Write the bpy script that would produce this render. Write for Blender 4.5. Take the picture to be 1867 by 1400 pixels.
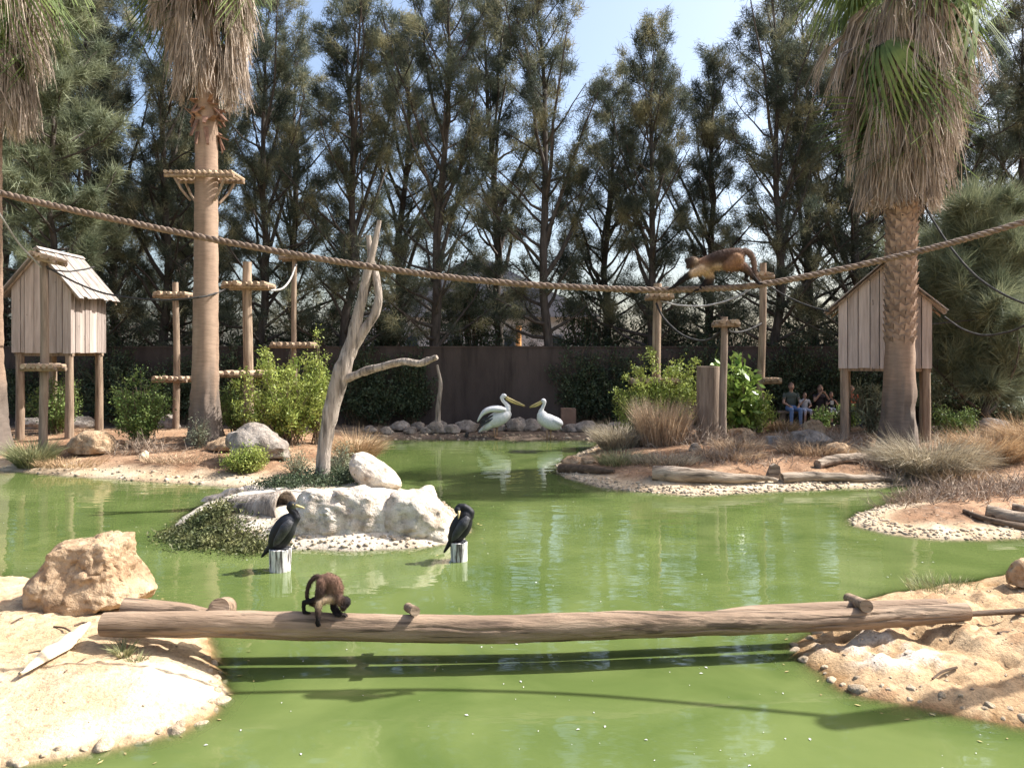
import bpy, math, random
import numpy as np
from mathutils import Vector, Matrix

for _o in list(bpy.data.objects): bpy.data.objects.remove(_o, do_unlink=True)
SC = bpy.context.scene
COL = SC.collection
# ------------------------------------------------------------------ camera, sky, sun, exposure
H, FPX, CX, HY = 2.4, 1400.0, 933.5, 644.0          # eye height above the pond, focal length in photo pixels
cam = bpy.data.cameras.new("camera"); camo = bpy.data.objects.new("camera", cam); COL.objects.link(camo)
cam.sensor_width = 36.0; cam.lens = 36.0*FPX/1867.0; cam.shift_y = -56.0/1867.0
cam.clip_start = 0.1; cam.clip_end = 3000
camo.location = (0, 0, H); camo.rotation_euler = (math.radians(90), 0, 0)
SC.camera = camo
SUN_EL, SUN_BACK = math.radians(47), math.radians(14)   # sun to the right, a little behind the picture plane
wd = bpy.data.worlds.new("World"); SC.world = wd; wd.use_nodes = True
nt = wd.node_tree; nt.nodes.clear()
sky = nt.nodes.new("ShaderNodeTexSky"); sky.sky_type = 'NISHITA'; sky.sun_disc = False
sky.sun_elevation = SUN_EL; sky.sun_rotation = math.radians(90) - SUN_BACK
sky.air_density = 1.0; sky.dust_density = 4.0; sky.ozone_density = 1.2
bg = nt.nodes.new("ShaderNodeBackground"); bg.inputs[1].default_value = 0.135
wo = nt.nodes.new("ShaderNodeOutputWorld")
nt.links.new(sky.outputs[0], bg.inputs[0]); nt.links.new(bg.outputs[0], wo.inputs[0])
sl = bpy.data.lights.new("sun", 'SUN'); sl.energy = 4.9; sl.angle = math.radians(0.53); sl.color = (1.0, 0.98, 0.945)
so = bpy.data.objects.new("sun", sl); COL.objects.link(so); so.location = (30, 10, 30)
sd = Vector((math.cos(SUN_EL)*math.cos(SUN_BACK), math.cos(SUN_EL)*math.sin(SUN_BACK), math.sin(SUN_EL)))
so.rotation_euler = sd.to_track_quat('Z', 'Y').to_euler()
vs = SC.view_settings; vs.view_transform = 'Standard'; vs.look = 'None'; vs.exposure = 1.12; vs.gamma = 1.0
vs.use_curve_mapping = False
SC.cycles.max_bounces = 6; SC.cycles.transparent_max_bounces = 8; SC.cycles.caustics_reflective = False
SC.cycles.caustics_refractive = False

# ------------------------------------------------------------------ helpers
def P(px, py, d):                    # point of the place seen at photo pixel (px, py), d metres away along the view axis
    return np.array(((px-CX)*d/FPX, d, H+(HY-py)*d/FPX))
def G(px, py, z=0.0):                # the same, on the level z
    d = (H-z)*FPX/(py-HY)
    return np.array(((px-CX)*d/FPX, d, z))
def rs(seed): return np.random.default_rng(seed)
def _hash(i, j, k, seed):
    h = (i*374761393 + j*668265263 + k*2147483647 + seed*1274126177) & 0xFFFFFFFF
    h = ((h ^ (h >> 13)) * 1274126177) & 0xFFFFFFFF
    return ((h ^ (h >> 16)) & 0xFFFF)/65535.0
def vnoise(p, seed=0):
    p = np.asarray(p, float); i = np.floor(p).astype(np.int64); f = p-i; u = f*f*(3-2*f)
    r = 0
    for a in (0, 1):
        for b in (0, 1):
            for c in (0, 1):
                w = (u[:, 0] if a else 1-u[:, 0])*(u[:, 1] if b else 1-u[:, 1])*(u[:, 2] if c else 1-u[:, 2])
                r = r + w*_hash(i[:, 0]+a, i[:, 1]+b, i[:, 2]+c, seed)
    return r*2-1
def fbm(p, seed=0, octv=4, gain=.5):
    p = np.asarray(p, float); r = 0; a = 1.0
    for o in range(octv):
        r = r + a*vnoise(p*(2.03**o)+o*7.3, seed+o); a *= gain
    return r
def nrm(v):
    v = np.asarray(v, float)
    return v/np.maximum(np.linalg.norm(v, axis=-1, keepdims=True), 1e-9)

class MB:                            # collects geometry; build() links it as ONE mesh object
    def __init__(s): s.v = []; s.f = []; s.n = 0; s.c = None
    def add(s, v, f):
        v = np.asarray(v, float).reshape(-1, 3); f = np.asarray(f, np.int64)
        s.v.append(v); s.f.append(f+s.n); s.n += len(v)
    def tube(s, path, rad, n=8, cap=True, wob=0, seed=0, wscale=4.0):
        path = np.asarray(path, float); m = len(path)
        rad = np.ones(m)*rad if np.isscalar(rad) else np.asarray(rad, float)
        t = nrm(np.gradient(path, axis=0))
        up = np.array((0, 0, 1.0)) if abs(t[0][2]) < .9 else np.array((1.0, 0, 0))
        a = nrm(np.cross(t[0], up)); A = [a]
        for i in range(1, m):
            a = a-t[i]*np.dot(a, t[i]); a = nrm(a); A.append(a)
        A = np.array(A); B = np.cross(t, A)
        th = np.arange(n)/n*2*math.pi
        d = A[:, None]*np.cos(th)[None, :, None]+B[:, None]*np.sin(th)[None, :, None]
        v = path[:, None]+d*rad[:, None, None]
        if wob:
            q = v.reshape(-1, 3)*wscale
            v = path[:, None]+d*(rad[:, None]*(1+wob*fbm(q, seed, 3).reshape(m, n)))[:, :, None]
        i = np.arange(m-1)[:, None]*n; j = np.arange(n)[None]; k = (j+1) % n
        f = np.stack([i+j, i+k, i+n+k, i+n+j], -1).reshape(-1, 4)
        vv = v.reshape(-1, 3); base = s.n
        s.add(vv, f)
        if cap:
            s.add([path[0]], np.zeros((0, 3))); s.f.append(np.stack([np.full(n, s.n-1), base+(np.arange(n)+1) % n, base+np.arange(n)], -1))
            e = base+(m-1)*n
            s.add([path[-1]], np.zeros((0, 3))); s.f.append(np.stack([np.full(n, s.n-1), e+np.arange(n), e+(np.arange(n)+1) % n], -1))
    def box(s, c, half, R=None, taper=None):
        q = np.array([(x, y, z) for x in (-1, 1) for y in (-1, 1) for z in (-1, 1)], float)*np.asarray(half)
        if R is not None: q = q @ np.asarray(R).T
        s.add(q+np.asarray(c), [(0, 1, 3, 2), (4, 6, 7, 5), (0, 4, 5, 1), (2, 3, 7, 6), (0, 2, 6, 4), (1, 5, 7, 3)])
    def prism(s, poly, ext):         # polygon (list of 3d points) pushed along ext
        poly = np.asarray(poly, float); n = len(poly); ext = np.asarray(ext, float)
        b = s.n; s.v.append(np.vstack([poly, poly+ext])); s.n += 2*n
        s.f.append(np.array([[b+i for i in range(n)]])); s.f.append(np.array([[b+n+i for i in range(n)][::-1]]))
        s.f.append(np.array([(b+(i+1) % n, b+i, b+n+i, b+n+(i+1) % n) for i in range(n)]))
    def sphere(s, c, r, n=10, m=7, R=None):
        th = np.arange(n)/n*2*math.pi; ph = (np.arange(m)+.5)/m*math.pi
        q = np.stack([np.sin(ph)[:, None]*np.cos(th), np.sin(ph)[:, None]*np.sin(th), np.cos(ph)[:, None]*np.ones(n)], -1).reshape(-1, 3)
        q = np.vstack([q, [(0, 0, 1), (0, 0, -1)]])*np.asarray(r)
        if R is not None: q = q @ np.asarray(R).T
        f = [(i*n+j, (i+1)*n+j, (i+1)*n+(j+1) % n, i*n+(j+1) % n) for i in range(m-1) for j in range(n)]
        b = s.n; s.add(q+np.asarray(c), f)
        s.f.append(np.array([(b+m*n, b+j, b+(j+1) % n) for j in range(n)]))
        s.f.append(np.array([(b+m*n+1, b+(m-1)*n+(j+1) % n, b+(m-1)*n+j) for j in range(n)]))
    def tris(s, a, b, c):
        n = len(a); v = np.stack([a, b, c], 1).reshape(-1, 3)
        s.add(v, np.arange(3*n).reshape(-1, 3))
    def quads(s, a, b, c, d):
        n = len(a); v = np.stack([a, b, c, d], 1).reshape(-1, 3)
        s.add(v, np.arange(4*n).reshape(-1, 4))
    def mesh(s, name, off=None, smooth=True):
        v = np.vstack(s.v) if s.v else np.zeros((0, 3))
        if off is not None: v = v-np.asarray(off)
        me = bpy.data.meshes.new(name)
        fs = [f for f in s.f if len(f)]
        me.vertices.add(len(v)); me.vertices.foreach_set("co", v.astype(np.float32).ravel())
        lt = np.concatenate([np.full(len(f), f.shape[1]) for f in fs]); li = np.concatenate([f.ravel() for f in fs])
        me.loops.add(len(li)); me.loops.foreach_set("vertex_index", li.astype(np.int32))
        me.polygons.add(len(lt))
        ls = np.concatenate([[0], np.cumsum(lt)[:-1]])
        me.polygons.foreach_set("loop_start", ls.astype(np.int32)); me.polygons.foreach_set("loop_total", lt.astype(np.int32))
        me.polygons.foreach_set("use_smooth", np.full(len(lt), smooth))
        me.update(calc_edges=True); me.validate()
        return me
    def build(s, name, mat, parent=None, smooth=False, local=False, sharp=None):
        off = None
        if parent is not None and not local: off = ROOT[parent.name]
        me = s.mesh(name, off, smooth); me.materials.append(mat)
        if sharp and smooth:
            me.set_sharp_from_angle(angle=math.radians(sharp))
        return obj(name, me, parent)
ROOT = {}
def obj(name, me, parent=None):
    o = bpy.data.objects.new(name, me); COL.objects.link(o)
    if parent is not None:
        o.parent = parent; ROOT[o.name] = ROOT[parent.name]
    else: ROOT[o.name] = np.zeros(3)
    return o
def tag(o, label, cat, group=None):
    o["label"] = label; o["category"] = cat
    if group: o["group"] = group
    return o
def thing(name, label, cat, loc=(0, 0, 0), group=None):
    o = bpy.data.objects.new(name, None); COL.objects.link(o); o.empty_display_size = .1
    o.location = tuple(float(x) for x in loc); ROOT[o.name] = np.array([float(x) for x in loc])
    return tag(o, label, cat, group)
def rest(mb_obj):                    # move a single-mesh thing's origin to its own base
    me = mb_obj.data; n = len(me.vertices); co = np.zeros(n*3, np.float32); me.vertices.foreach_get("co", co); co = co.reshape(-1, 3)
    b = np.array([co[:, 0].mean(), co[:, 1].mean(), co[:, 2].min()]); co -= b
    me.vertices.foreach_set("co", co.ravel()); me.update(); mb_obj.location = tuple(float(x) for x in b)
    ROOT[mb_obj.name] = b
    return mb_obj
def copy_tree(o, parent=None):
    c = o.copy(); COL.objects.link(c); c.parent = parent
    ROOT[c.name] = ROOT.get(o.name, np.zeros(3))
    for ch in o.children: copy_tree(ch, c)
    return c

# ------------------------------------------------------------------ materials
def mat(name, c1, c2, scale=5, rough=.85, bump=.3, bscale=None, stretch=(1, 1, 1), c3=None, island=0, rnd=0, transl=0, spec=.25,
        bdist=.02, contrast=(.3, .7), detail=6, vcol=False, vor=0, streak=None, sstr=(1, 1, 1), sdark=.45, srange=(.36, .50)):
    m = bpy.data.materials.new(name); m.use_nodes = True; t = m.node_tree; N = t.nodes; L = t.links
    b = N["Principled BSDF"]; b.inputs["Roughness"].default_value = rough; b.inputs["Specular IOR Level"].default_value = spec
    tc = N.new("ShaderNodeTexCoord"); mp = N.new("ShaderNodeMapping"); mp.inputs[3].default_value = stretch
    L.new(tc.outputs["Object"], mp.inputs[0])
    nz = N.new("ShaderNodeTexNoise"); nz.inputs["Scale"].default_value = scale; nz.inputs["Detail"].default_value = detail; nz.inputs["Roughness"].default_value = .62
    L.new(mp.outputs[0], nz.inputs["Vector"])
    cr = N.new("ShaderNodeValToRGB"); e = cr.color_ramp.elements
    e[0].position = contrast[0]; e[0].color = (*c1, 1); e[1].position = contrast[1]; e[1].color = (*c2, 1)
    if c3: x = e.new((contrast[0]+contrast[1])/2); x.color = (*c3, 1)
    L.new(nz.outputs["Fac"], cr.inputs[0]); col = cr.outputs[0]
    if vcol:
        at = N.new("ShaderNodeAttribute"); at.attribute_name = "Col"
        mx = N.new("ShaderNodeMix"); mx.data_type = 'RGBA'; mx.blend_type = 'MULTIPLY'; mx.inputs[0].default_value = 1
        L.new(at.outputs["Color"], mx.inputs[6]); L.new(col, mx.inputs[7]); col = mx.outputs[2]
    if streak:                       # dark cracks, stains or pits: a second finer noise
        m2 = N.new("ShaderNodeMapping"); m2.inputs[3].default_value = sstr; L.new(tc.outputs["Object"], m2.inputs[0])
        ns = N.new("ShaderNodeTexNoise"); ns.inputs["Scale"].default_value = streak; ns.inputs["Detail"].default_value = 5; ns.inputs["Roughness"].default_value = .6; L.new(m2.outputs[0], ns.inputs["Vector"])
        sr_ = N.new("ShaderNodeMapRange"); sr_.inputs[1].default_value = srange[0]; sr_.inputs[2].default_value = srange[1]; sr_.inputs[3].default_value = sdark; sr_.inputs[4].default_value = 1.0; L.new(ns.outputs[0], sr_.inputs[0])
        hs_ = N.new("ShaderNodeHueSaturation"); L.new(sr_.outputs[0], hs_.inputs["Value"]); L.new(col, hs_.inputs["Color"]); col = hs_.outputs[0]
    def hsv(src, amt):
        h = N.new("ShaderNodeHueSaturation"); mr = N.new("ShaderNodeMapRange")
        mr.inputs[3].default_value = 1-amt; mr.inputs[4].default_value = 1+amt
        L.new(src, mr.inputs[0]); L.new(mr.outputs[0], h.inputs["Value"]); return h
    if island:
        ge = N.new("ShaderNodeNewGeometry"); h = hsv(ge.outputs["Random Per Island"], island); L.new(col, h.inputs["Color"]); col = h.outputs[0]
    if rnd:
        oi = N.new("ShaderNodeObjectInfo"); h = hsv(oi.outputs["Random"], rnd); L.new(col, h.inputs["Color"]); col = h.outputs[0]
    L.new(col, b.inputs["Base Color"])
    if bump:
        n2 = N.new("ShaderNodeTexNoise"); n2.inputs["Scale"].default_value = bscale or scale*3; n2.inputs["Detail"].default_value = 8
        n2.inputs["Roughness"].default_value = .65; L.new(mp.outputs[0], n2.inputs["Vector"])
        bp = N.new("ShaderNodeBump"); bp.inputs["Strength"].default_value = bump; bp.inputs["Distance"].default_value = bdist
        hs = n2.outputs["Fac"]
        if vor:
            vo = N.new("ShaderNodeTexVoronoi"); vo.inputs["Scale"].default_value = vor; L.new(mp.outputs[0], vo.inputs["Vector"])
            ad = N.new("ShaderNodeMath"); ad.operation = 'ADD'; L.new(hs, ad.inputs[0]); L.new(vo.outputs["Distance"], ad.inputs[1]); hs = ad.outputs[0]
        L.new(hs, bp.inputs["Height"]); L.new(bp.outputs[0], b.inputs["Normal"])
    if transl:
        tr = N.new("ShaderNodeBsdfTranslucent"); L.new(col, tr.inputs[0]); ms = N.new("ShaderNodeMixShader"); ms.inputs[0].default_value = transl
        L.new(b.outputs[0], ms.inputs[1]); L.new(tr.outputs[0], ms.inputs[2]); L.new(ms.outputs[0], N["Material Output"].inputs[0])
    return m
M = {}
M['bark'] = mat('bark', (.035, .027, .022), (.11, .09, .075), 9, stretch=(1, 1, .25), bump=.6)
M['needle'] = mat('needle', (.036, .048, .036), (.33, .30, .165), .8, rough=.6, bump=0, island=.35, rnd=.2, transl=.4, c3=(.098, .114, .076), contrast=(.33, .66), detail=3)  # sunlit clumps are painted in: noise turns patches of needles pale yellow
M['needle_soft'] = mat('needle_soft', (.085, .115, .07), (.30, .315, .185), 1.1, rough=.6, bump=0, island=.3, transl=.3, detail=3)
M['palm_trunk'] = mat('palm_trunk', (.72, .72, .72), (1.2, 1.2, 1.2), 3, stretch=(1.4, 1.4, 7), bump=.45, bscale=9, vcol=True, contrast=(.2, .8))
M['palm_base'] = mat('palm_base', (.085, .07, .06), (.26, .20, .15), 6, stretch=(1.5, 1.5, .5), bump=.8)
M['boot'] = mat('boot', (.17, .11, .075), (.36, .26, .19), 6, bump=.5, rnd=.25)
M['frond_dead'] = mat('frond_dead', (.20, .15, .11), (.56, .465, .37), 1.2, rough=.7, bump=0, island=.5, transl=.12, detail=3)
M['frond_tan'] = mat('frond_tan', (.26, .15, .075), (.48, .33, .17), 1.2, rough=.7, bump=0, island=.4, transl=.15, detail=3)
M['frond_green'] = mat('frond_green', (.06, .105, .045), (.25, .31, .10), 2, spec=.1, rough=.65, bump=0, island=.3, rnd=.3, transl=.25, detail=3)
M['plank'] = mat('plank', (.25, .19, .155), (.55, .46, .40), 5, stretch=(3, 3, .22), bump=.6, bscale=9, rnd=.36, contrast=(.2, .75), streak=3.2, sstr=(2, 2, .9), sdark=.35, srange=(.30, .345))
M['roof_board'] = mat('roof_board', (.22, .18, .155), (.46, .41, .365), 4, stretch=(.6, 5, .6), bump=.5, bscale=8, rnd=.24, streak=3, sstr=(1, 5, 1), sdark=.6)
M['pole'] = mat('pole', (.18, .12, .078), (.40, .30, .215), 5, stretch=(3, 3, .3), bump=.5, bscale=9, rnd=.2, streak=3, sstr=(4, 4, .5), sdark=.6)
M['pole_dark'] = mat('pole_dark', (.14, .10, .072), (.31, .235, .175), 5, stretch=(3, 3, .3), bump=.4, bscale=9)
M['slat'] = mat('slat', (.24, .16, .10), (.48, .36, .25), 6, bump=.4, rnd=.25)
M['deadwood'] = mat('deadwood', (.19, .15, .115), (.47, .40, .335), 5, stretch=(3, 3, .35), bump=.9, bscale=9, bdist=.05, streak=2.6, sstr=(5, 5, .7), sdark=.4)
M['log'] = mat('log', (.15, .10, .067), (.38, .28, .195), 3, stretch=(.35, 3, 3), bump=.9, bscale=8, c3=(.27, .188, .125), bdist=.03, streak=2.4, sstr=(.3, 7, 7), sdark=.42, srange=(.39, .45))
M['log_end'] = mat('log_end', (.30, .20, .12), (.48, .35, .23), 12, bump=.4)
M['log_grey'] = mat('log_grey', (.15, .105, .07), (.46, .37, .28), 4, stretch=(.4, 3, 3), bump=1, bscale=8, bdist=.04, streak=2.6, sstr=(.6, 5, 5), sdark=.4)
M['log_wet'] = mat('log_wet', (.045, .03, .02), (.17, .115, .075), 4, stretch=(.4, 3, 3), bump=.7, bscale=8)
M['rope'] = mat('rope', (.075, .052, .038), (.23, .17, .125), 30, bump=.5, bscale=90, bdist=.004)
M['rope_black'] = mat('rope_black', (.022, .021, .02), (.07, .065, .06), 30, bump=.3, bscale=90, bdist=.003)
M['rope_pale'] = mat('rope_pale', (.25, .24, .225), (.42, .40, .37), 30, bump=.3, bscale=90, bdist=.003)
M['rock_tan'] = mat('rock_tan', (.24, .145, .08), (.54, .40, .26), 4, bump=1.0, bscale=18, bdist=.05, c3=(.44, .30, .18), streak=14, sdark=.6)
M['rock_white'] = mat('rock_white', (.36, .26, .18), (.74, .68, .58), 3.4, bump=1, bscale=13, bdist=.06, c3=(.62, .53, .43), streak=9, sdark=.62)
M['rock_grey'] = mat('rock_grey', (.16, .13, .105), (.38, .33, .28), 4, bump=1, bscale=12, bdist=.05, rnd=.25, streak=10, sdark=.6)
M['stone'] = mat('stone', (.44, .32, .20), (.66, .54, .39), 2, bump=.7, bscale=5, rnd=.25, bdist=.1)
M['pebble'] = mat('pebble', (.26, .195, .13), (.50, .41, .30), 5, bump=.3, bscale=20, island=.35)
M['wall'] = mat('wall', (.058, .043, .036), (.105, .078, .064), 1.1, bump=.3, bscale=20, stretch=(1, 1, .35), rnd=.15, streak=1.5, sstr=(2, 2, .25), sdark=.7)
M['leaf_lime'] = mat('leaf_lime', (.15, .21, .04), (.42, .45, .12), 2.5, rough=.5, bump=0, island=.4, transl=.3, detail=3)
M['leaf_green'] = mat('leaf_green', (.07, .125, .03), (.24, .30, .09), 3, rough=.5, bump=0, island=.4, transl=.3, detail=3)
M['leaf_grey'] = mat('leaf_grey', (.13, .15, .095), (.33, .34, .22), 3, rough=.6, bump=0, island=.4, transl=.2, detail=3)
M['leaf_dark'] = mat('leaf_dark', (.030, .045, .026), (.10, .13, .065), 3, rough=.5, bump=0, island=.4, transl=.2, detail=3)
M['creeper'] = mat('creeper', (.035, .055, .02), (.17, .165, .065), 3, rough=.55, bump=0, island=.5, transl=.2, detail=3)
M['big_leaf'] = mat('big_leaf', (.10, .19, .035), (.33, .42, .10), 3, rough=.35, bump=0, island=.35, transl=.3, detail=3)
M['grass_dry'] = mat('grass_dry', (.28, .17, .09), (.55, .40, .23), 3, rough=.7, bump=0, island=.4, transl=.2, detail=3)
M['grass_red'] = mat('grass_red', (.27, .18, .11), (.55, .41, .27), 3, rough=.7, bump=0, island=.4, transl=.2, detail=3)
M['grass_green'] = mat('grass_green', (.13, .15, .06), (.38, .36, .20), 3, rough=.6, bump=0, island=.4, transl=.2, detail=3)
M['twig'] = mat('twig', (.20, .14, .10), (.46, .37, .28), 6, rough=.8, bump=0, island=.3)
M['stem'] = mat('stem', (.09, .06, .04), (.20, .15, .10), 8, bump=.3)
M['fur'] = mat('fur', (.72, .70, .68), (1.2, 1.2, 1.2), 60, rough=.8, bump=.7, bscale=160, stretch=(1, 1, .4), vcol=True, bdist=.006, spec=.15)
M['feather'] = mat('feather', (.8, .8, .8), (1.1, 1.1, 1.1), 40, rough=.55, bump=.4, bscale=70, stretch=(1, 1, .4), vcol=True, bdist=.006)
M['cloth'] = mat('cloth', (.85, .85, .85), (1.1, 1.1, 1.1), 20, rough=.85, bump=.2, vcol=True)
M['plain_white'] = mat('plain_white', (.46, .45, .43), (.60, .59, .57), 1, bump=.1)
M['plain_grey'] = mat('plain_grey', (.24, .25, .27), (.34, .35, .37), 1, bump=.1, stretch=(6, .3, .3))
M['orange'] = mat('orange', (.55, .26, .09), (.65, .34, .13), 3, bump=.1)
M['glass'] = mat('glass', (.03, .045, .06), (.06, .08, .10), 1, rough=.15, bump=0, spec=.6)
M['concrete'] = mat('concrete', (.26, .25, .24), (.42, .41, .39), 6, bump=.4)
M['brown_box'] = mat('brown_box', (.20, .12, .085), (.28, .18, .13), 4, bump=.2)
M['dropping'] = mat('dropping', (.10, .085, .075), (.72, .70, .67), 14, stretch=(3, 3, .22), bump=.4, contrast=(.42, .56))
M['bone'] = mat('bone', (.46, .34, .20), (.70, .60, .44), 4, bump=.4, stretch=(1, 4, 4))
M['fur_hair'] = mat('fur_hair', (.85, .85, .85), (1.1, 1.1, 1.1), 20, rough=.7, bump=0, vcol=True, spec=.15)
M['grass_straw'] = mat('grass_straw', (.20, .165, .11), (.52, .44, .31), 3, rough=.7, bump=0, island=.45, transl=.2, detail=3)
M['fibre'] = mat('fibre', (.15, .075, .05), (.36, .21, .145), 6, bump=.5, rnd=.35)
M['fallen_leaf'] = mat('fallen_leaf', (.22, .15, .06), (.46, .38, .18), 6, bump=0, island=.5)

# ------------------------------------------------------------------ ground and pond
def g2(px, py): return G(px, py)[:2]
MAIN = [(-60, 15.2), g2(-150, 850), g2(0, 857), g2(150, 870), g2(300, 880), g2(430, 888), g2(510, 890), g2(580, 882), g2(640, 862), g2(678, 830),
        g2(686, 808), g2(720, 801), g2(900, 802), g2(1060, 802), g2(1095, 806), g2(1070, 822), g2(1035, 836), g2(1012, 848), g2(1018, 862), g2(1045, 875),
        g2(1090, 888), g2(1160, 897), g2(1250, 903), g2(1350, 899), g2(1450, 894), g2(1600, 888), g2(1690, 880), g2(1760, 881), g2(1690, 899),
        g2(1620, 921), g2(1565, 935), g2(1545, 946), g2(1562, 958), g2(1620, 972), g2(1700, 983), g2(1800, 986), g2(1900, 980), g2(2100, 975), (60, 9.8), (60, 200), (-60, 200)]
ISLE = [g2(330, 982), g2(400, 992), g2(480, 998), g2(540, 1002), g2(640, 1004), g2(760, 1000), g2(825, 988), g2(852, 968), g2(845, 945), g2(815, 918),
        g2(730, 898), g2(600, 889), g2(470, 893), g2(390, 908), g2(350, 930), g2(320, 958)]
LEFT = [(-30, 8.2), g2(-200, 1048), g2(60, 1058), g2(220, 1088), g2(300, 1112), g2(375, 1150), g2(388, 1200), g2(416, 1262), g2(385, 1303), g2(330, 1335),
        g2(230, 1361), g2(100, 1386), g2(-50, 1405), (-5.5, 3.6), (-30, 3.2)]
RIGHT = [g2(1445, 1180), g2(1460, 1205), g2(1500, 1238), g2(1560, 1263), g2(1640, 1278), g2(1750, 1301), g2(1867, 1323), g2(2000, 1352), (30, 3.9), (30, 8.4),
         g2(2100, 1012), g2(1867, 1042), g2(1780, 1060), g2(1700, 1070), g2(1620, 1082), g2(1560, 1102), g2(1500, 1138)]
NEAR = [(-60, 2.3), (60, 2.3), (60, -80), (-60, -80)]
def sdist(x, y, poly):               # signed distance, positive on land
    poly = np.array(poly, float); n = len(poly); d = np.full(x.shape, 1e9); ins = np.zeros(x.shape, bool)
    for i in range(n):
        a = poly[i]; b = poly[(i+1) % n]; e = b-a
        t = np.clip(((x-a[0])*e[0]+(y-a[1])*e[1])/(e@e), 0, 1)
        d = np.minimum(d, np.hypot(x-a[0]-t*e[0], y-a[1]-t*e[1]))
        c = ((a[1] > y) != (b[1] > y)); xx = a[0]+(y-a[1])*e[0]/(e[1] if abs(e[1]) > 1e-9 else 1e-9)
        ins ^= c & (x < xx)
    return np.where(ins, d, -d)
def _prof(s, hm, w):
    return np.where(s > 0, hm*(1-np.exp(-np.maximum(s, 0)/w)), np.maximum(-.7, s*.75))
def ground_raw(x, y):
    q = np.stack([x, y, np.zeros_like(x)], -1)
    wob = .07*fbm(q*1.7, 3, 3)
    sm = sdist(x, y, MAIN)+wob; si = sdist(x, y, ISLE)+wob*.6; sl_ = sdist(x, y, LEFT)+wob*.55; sr = sdist(x, y, RIGHT)+wob*.8; sn = sdist(x, y, NEAR)
    hm = np.interp(y, [9, 12, 15, 19.5, 22.5, 60], [.22, .30, .46, .48, .18, .15])
    zm = _prof(sm, hm, 1.35); zi = _prof(si, .34, .55); zl = _prof(sl_, .23, .42); zr = _prof(sr, .20, .45); zn = _prof(sn, .6, .3)
    z = np.maximum.reduce([zm, zi, zl, zr, zn])
    return z, sm, si, sl_, sr, sn
def ghv(x, y):                       # height of the built ground sheet
    x = np.asarray(x, float); y = np.asarray(y, float); Z = GZ
    i = np.clip(np.searchsorted(ys, y)-1, 0, len(ys)-2); j = np.clip(np.searchsorted(xs, x)-1, 0, len(xs)-2)
    v = np.clip((y-ys[i])/(ys[i+1]-ys[i]), 0, 1); u = np.clip((x-xs[j])/(xs[j+1]-xs[j]), 0, 1)
    return Z[i, j]*(1-u)*(1-v)+Z[i, j+1]*u*(1-v)+Z[i+1, j]*(1-u)*v+Z[i+1, j+1]*u*v
def gh(x, y): return float(ghv(x, y))
def on(px, py, d):                   # foot of a thing that stands on the ground d metres away
    x = (px-CX)*d/FPX
    return np.array((x, d, gh(x, d)))
xs = np.concatenate([[-400, -150, -60, -35], np.arange(-24, -7, .22), np.arange(-7, 7, .055), np.arange(7, 24.1, .22), [35, 60, 150, 400]])
ys = np.concatenate([[-300, -80, -20, -6, -1, 1, 2, 2.6, 3.2], np.arange(3.6, 8, .05), np.arange(8, 16, .09), np.arange(16, 25, .16), [26, 28, 31, 35, 40, 50, 70, 120, 300, 900]])
gx, gy = np.meshgrid(xs, ys); X = gx.ravel(); Y = gy.ravel()
z, sm, si, sl_, sr, sn = ground_raw(X, Y)
q = np.stack([X, Y, np.zeros_like(X)], -1)
n1 = fbm(q*3.0, 11, 4); n2 = fbm(q*11.0, 21, 3); n3 = fbm(q*.8, 31, 3)
land = np.clip(np.maximum.reduce([sm, si, sl_, sr])/.5, 0, 1)
ridg = 1-np.abs(fbm(q*6.0, 61, 4))
z = z+land*(.022*n1+.014*n2+.03*n3)+np.clip(sr/.3, 0, 1)*(.035*n1+.05*(ridg-.7)+.02*n2)+np.clip(sl_/.3, 0, 1)*.010*fbm(q*25, 91, 2)
rim = np.exp(-((np.maximum(sl_, sr)-.10)/.09)**2)
z = z+rim*.018*fbm(q*9, 71, 3)
def mixc(a, b, t): return a*(1-t[:, None])+b*t[:, None]
def sst(x, a, b):
    t = np.clip((x-a)/(b-a), 0, 1); return t*t*(3-2*t)
one = np.ones_like(X)
soil = mixc(one[:, None]*np.array((.25, .145, .085)), np.array((.38, .245, .155)), np.clip(.5+.7*n1+.3*n2, 0, 1))
soil = mixc(soil, np.array((.17, .10, .062)), sst(n3+.6*n2, .05, .7)*.85)  # dark noise patches painted into the soil as shade of shrubs and plants
shore = mixc(one[:, None]*np.array((.46, .34, .22)), np.array((.60, .50, .36)), np.clip(.5+.6*n1, 0, 1))
col = mixc(soil, shore, sst(-sm, -.75, -.25))
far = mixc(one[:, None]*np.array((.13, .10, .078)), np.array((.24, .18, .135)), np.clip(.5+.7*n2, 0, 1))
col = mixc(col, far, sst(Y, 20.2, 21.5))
sand = mixc(one[:, None]*np.array((.44, .315, .19)), np.array((.59, .46, .305)), np.clip(.5+.6*n1+.4*n2, 0, 1))
sand = mixc(sand, np.array((.34, .20, .11)), sst(n2+.6*n1, .35, .8)*.7)
rimw = mixc(one[:, None]*np.array((.50, .375, .24)), np.array((.66, .56, .41)), np.clip(.5+.8*n1, 0, 1))
sandA = mixc(sand, rimw, (1-sst(sl_+.25*n3, .45, .95))*sst(-Y, -6.0, -5.3))
sandB = sand*np.array((.88, .83, .78))
def blot(px, py, rx, ry, nz):
    c = G(px, py, .18); return np.exp(-(((X-c[0])/rx)**2+((Y-c[1])/ry)**2))*1.3+nz
drop = sst(np.maximum(blot(1640, 1180, .5, .3, .45*n1+.4*n2), blot(1560, 1150, .45, .22, .45*n1+.4*n2)), .72, 1.15)
sandB = mixc(sandB, np.array((.70, .65, .58)), drop*.6)
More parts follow.
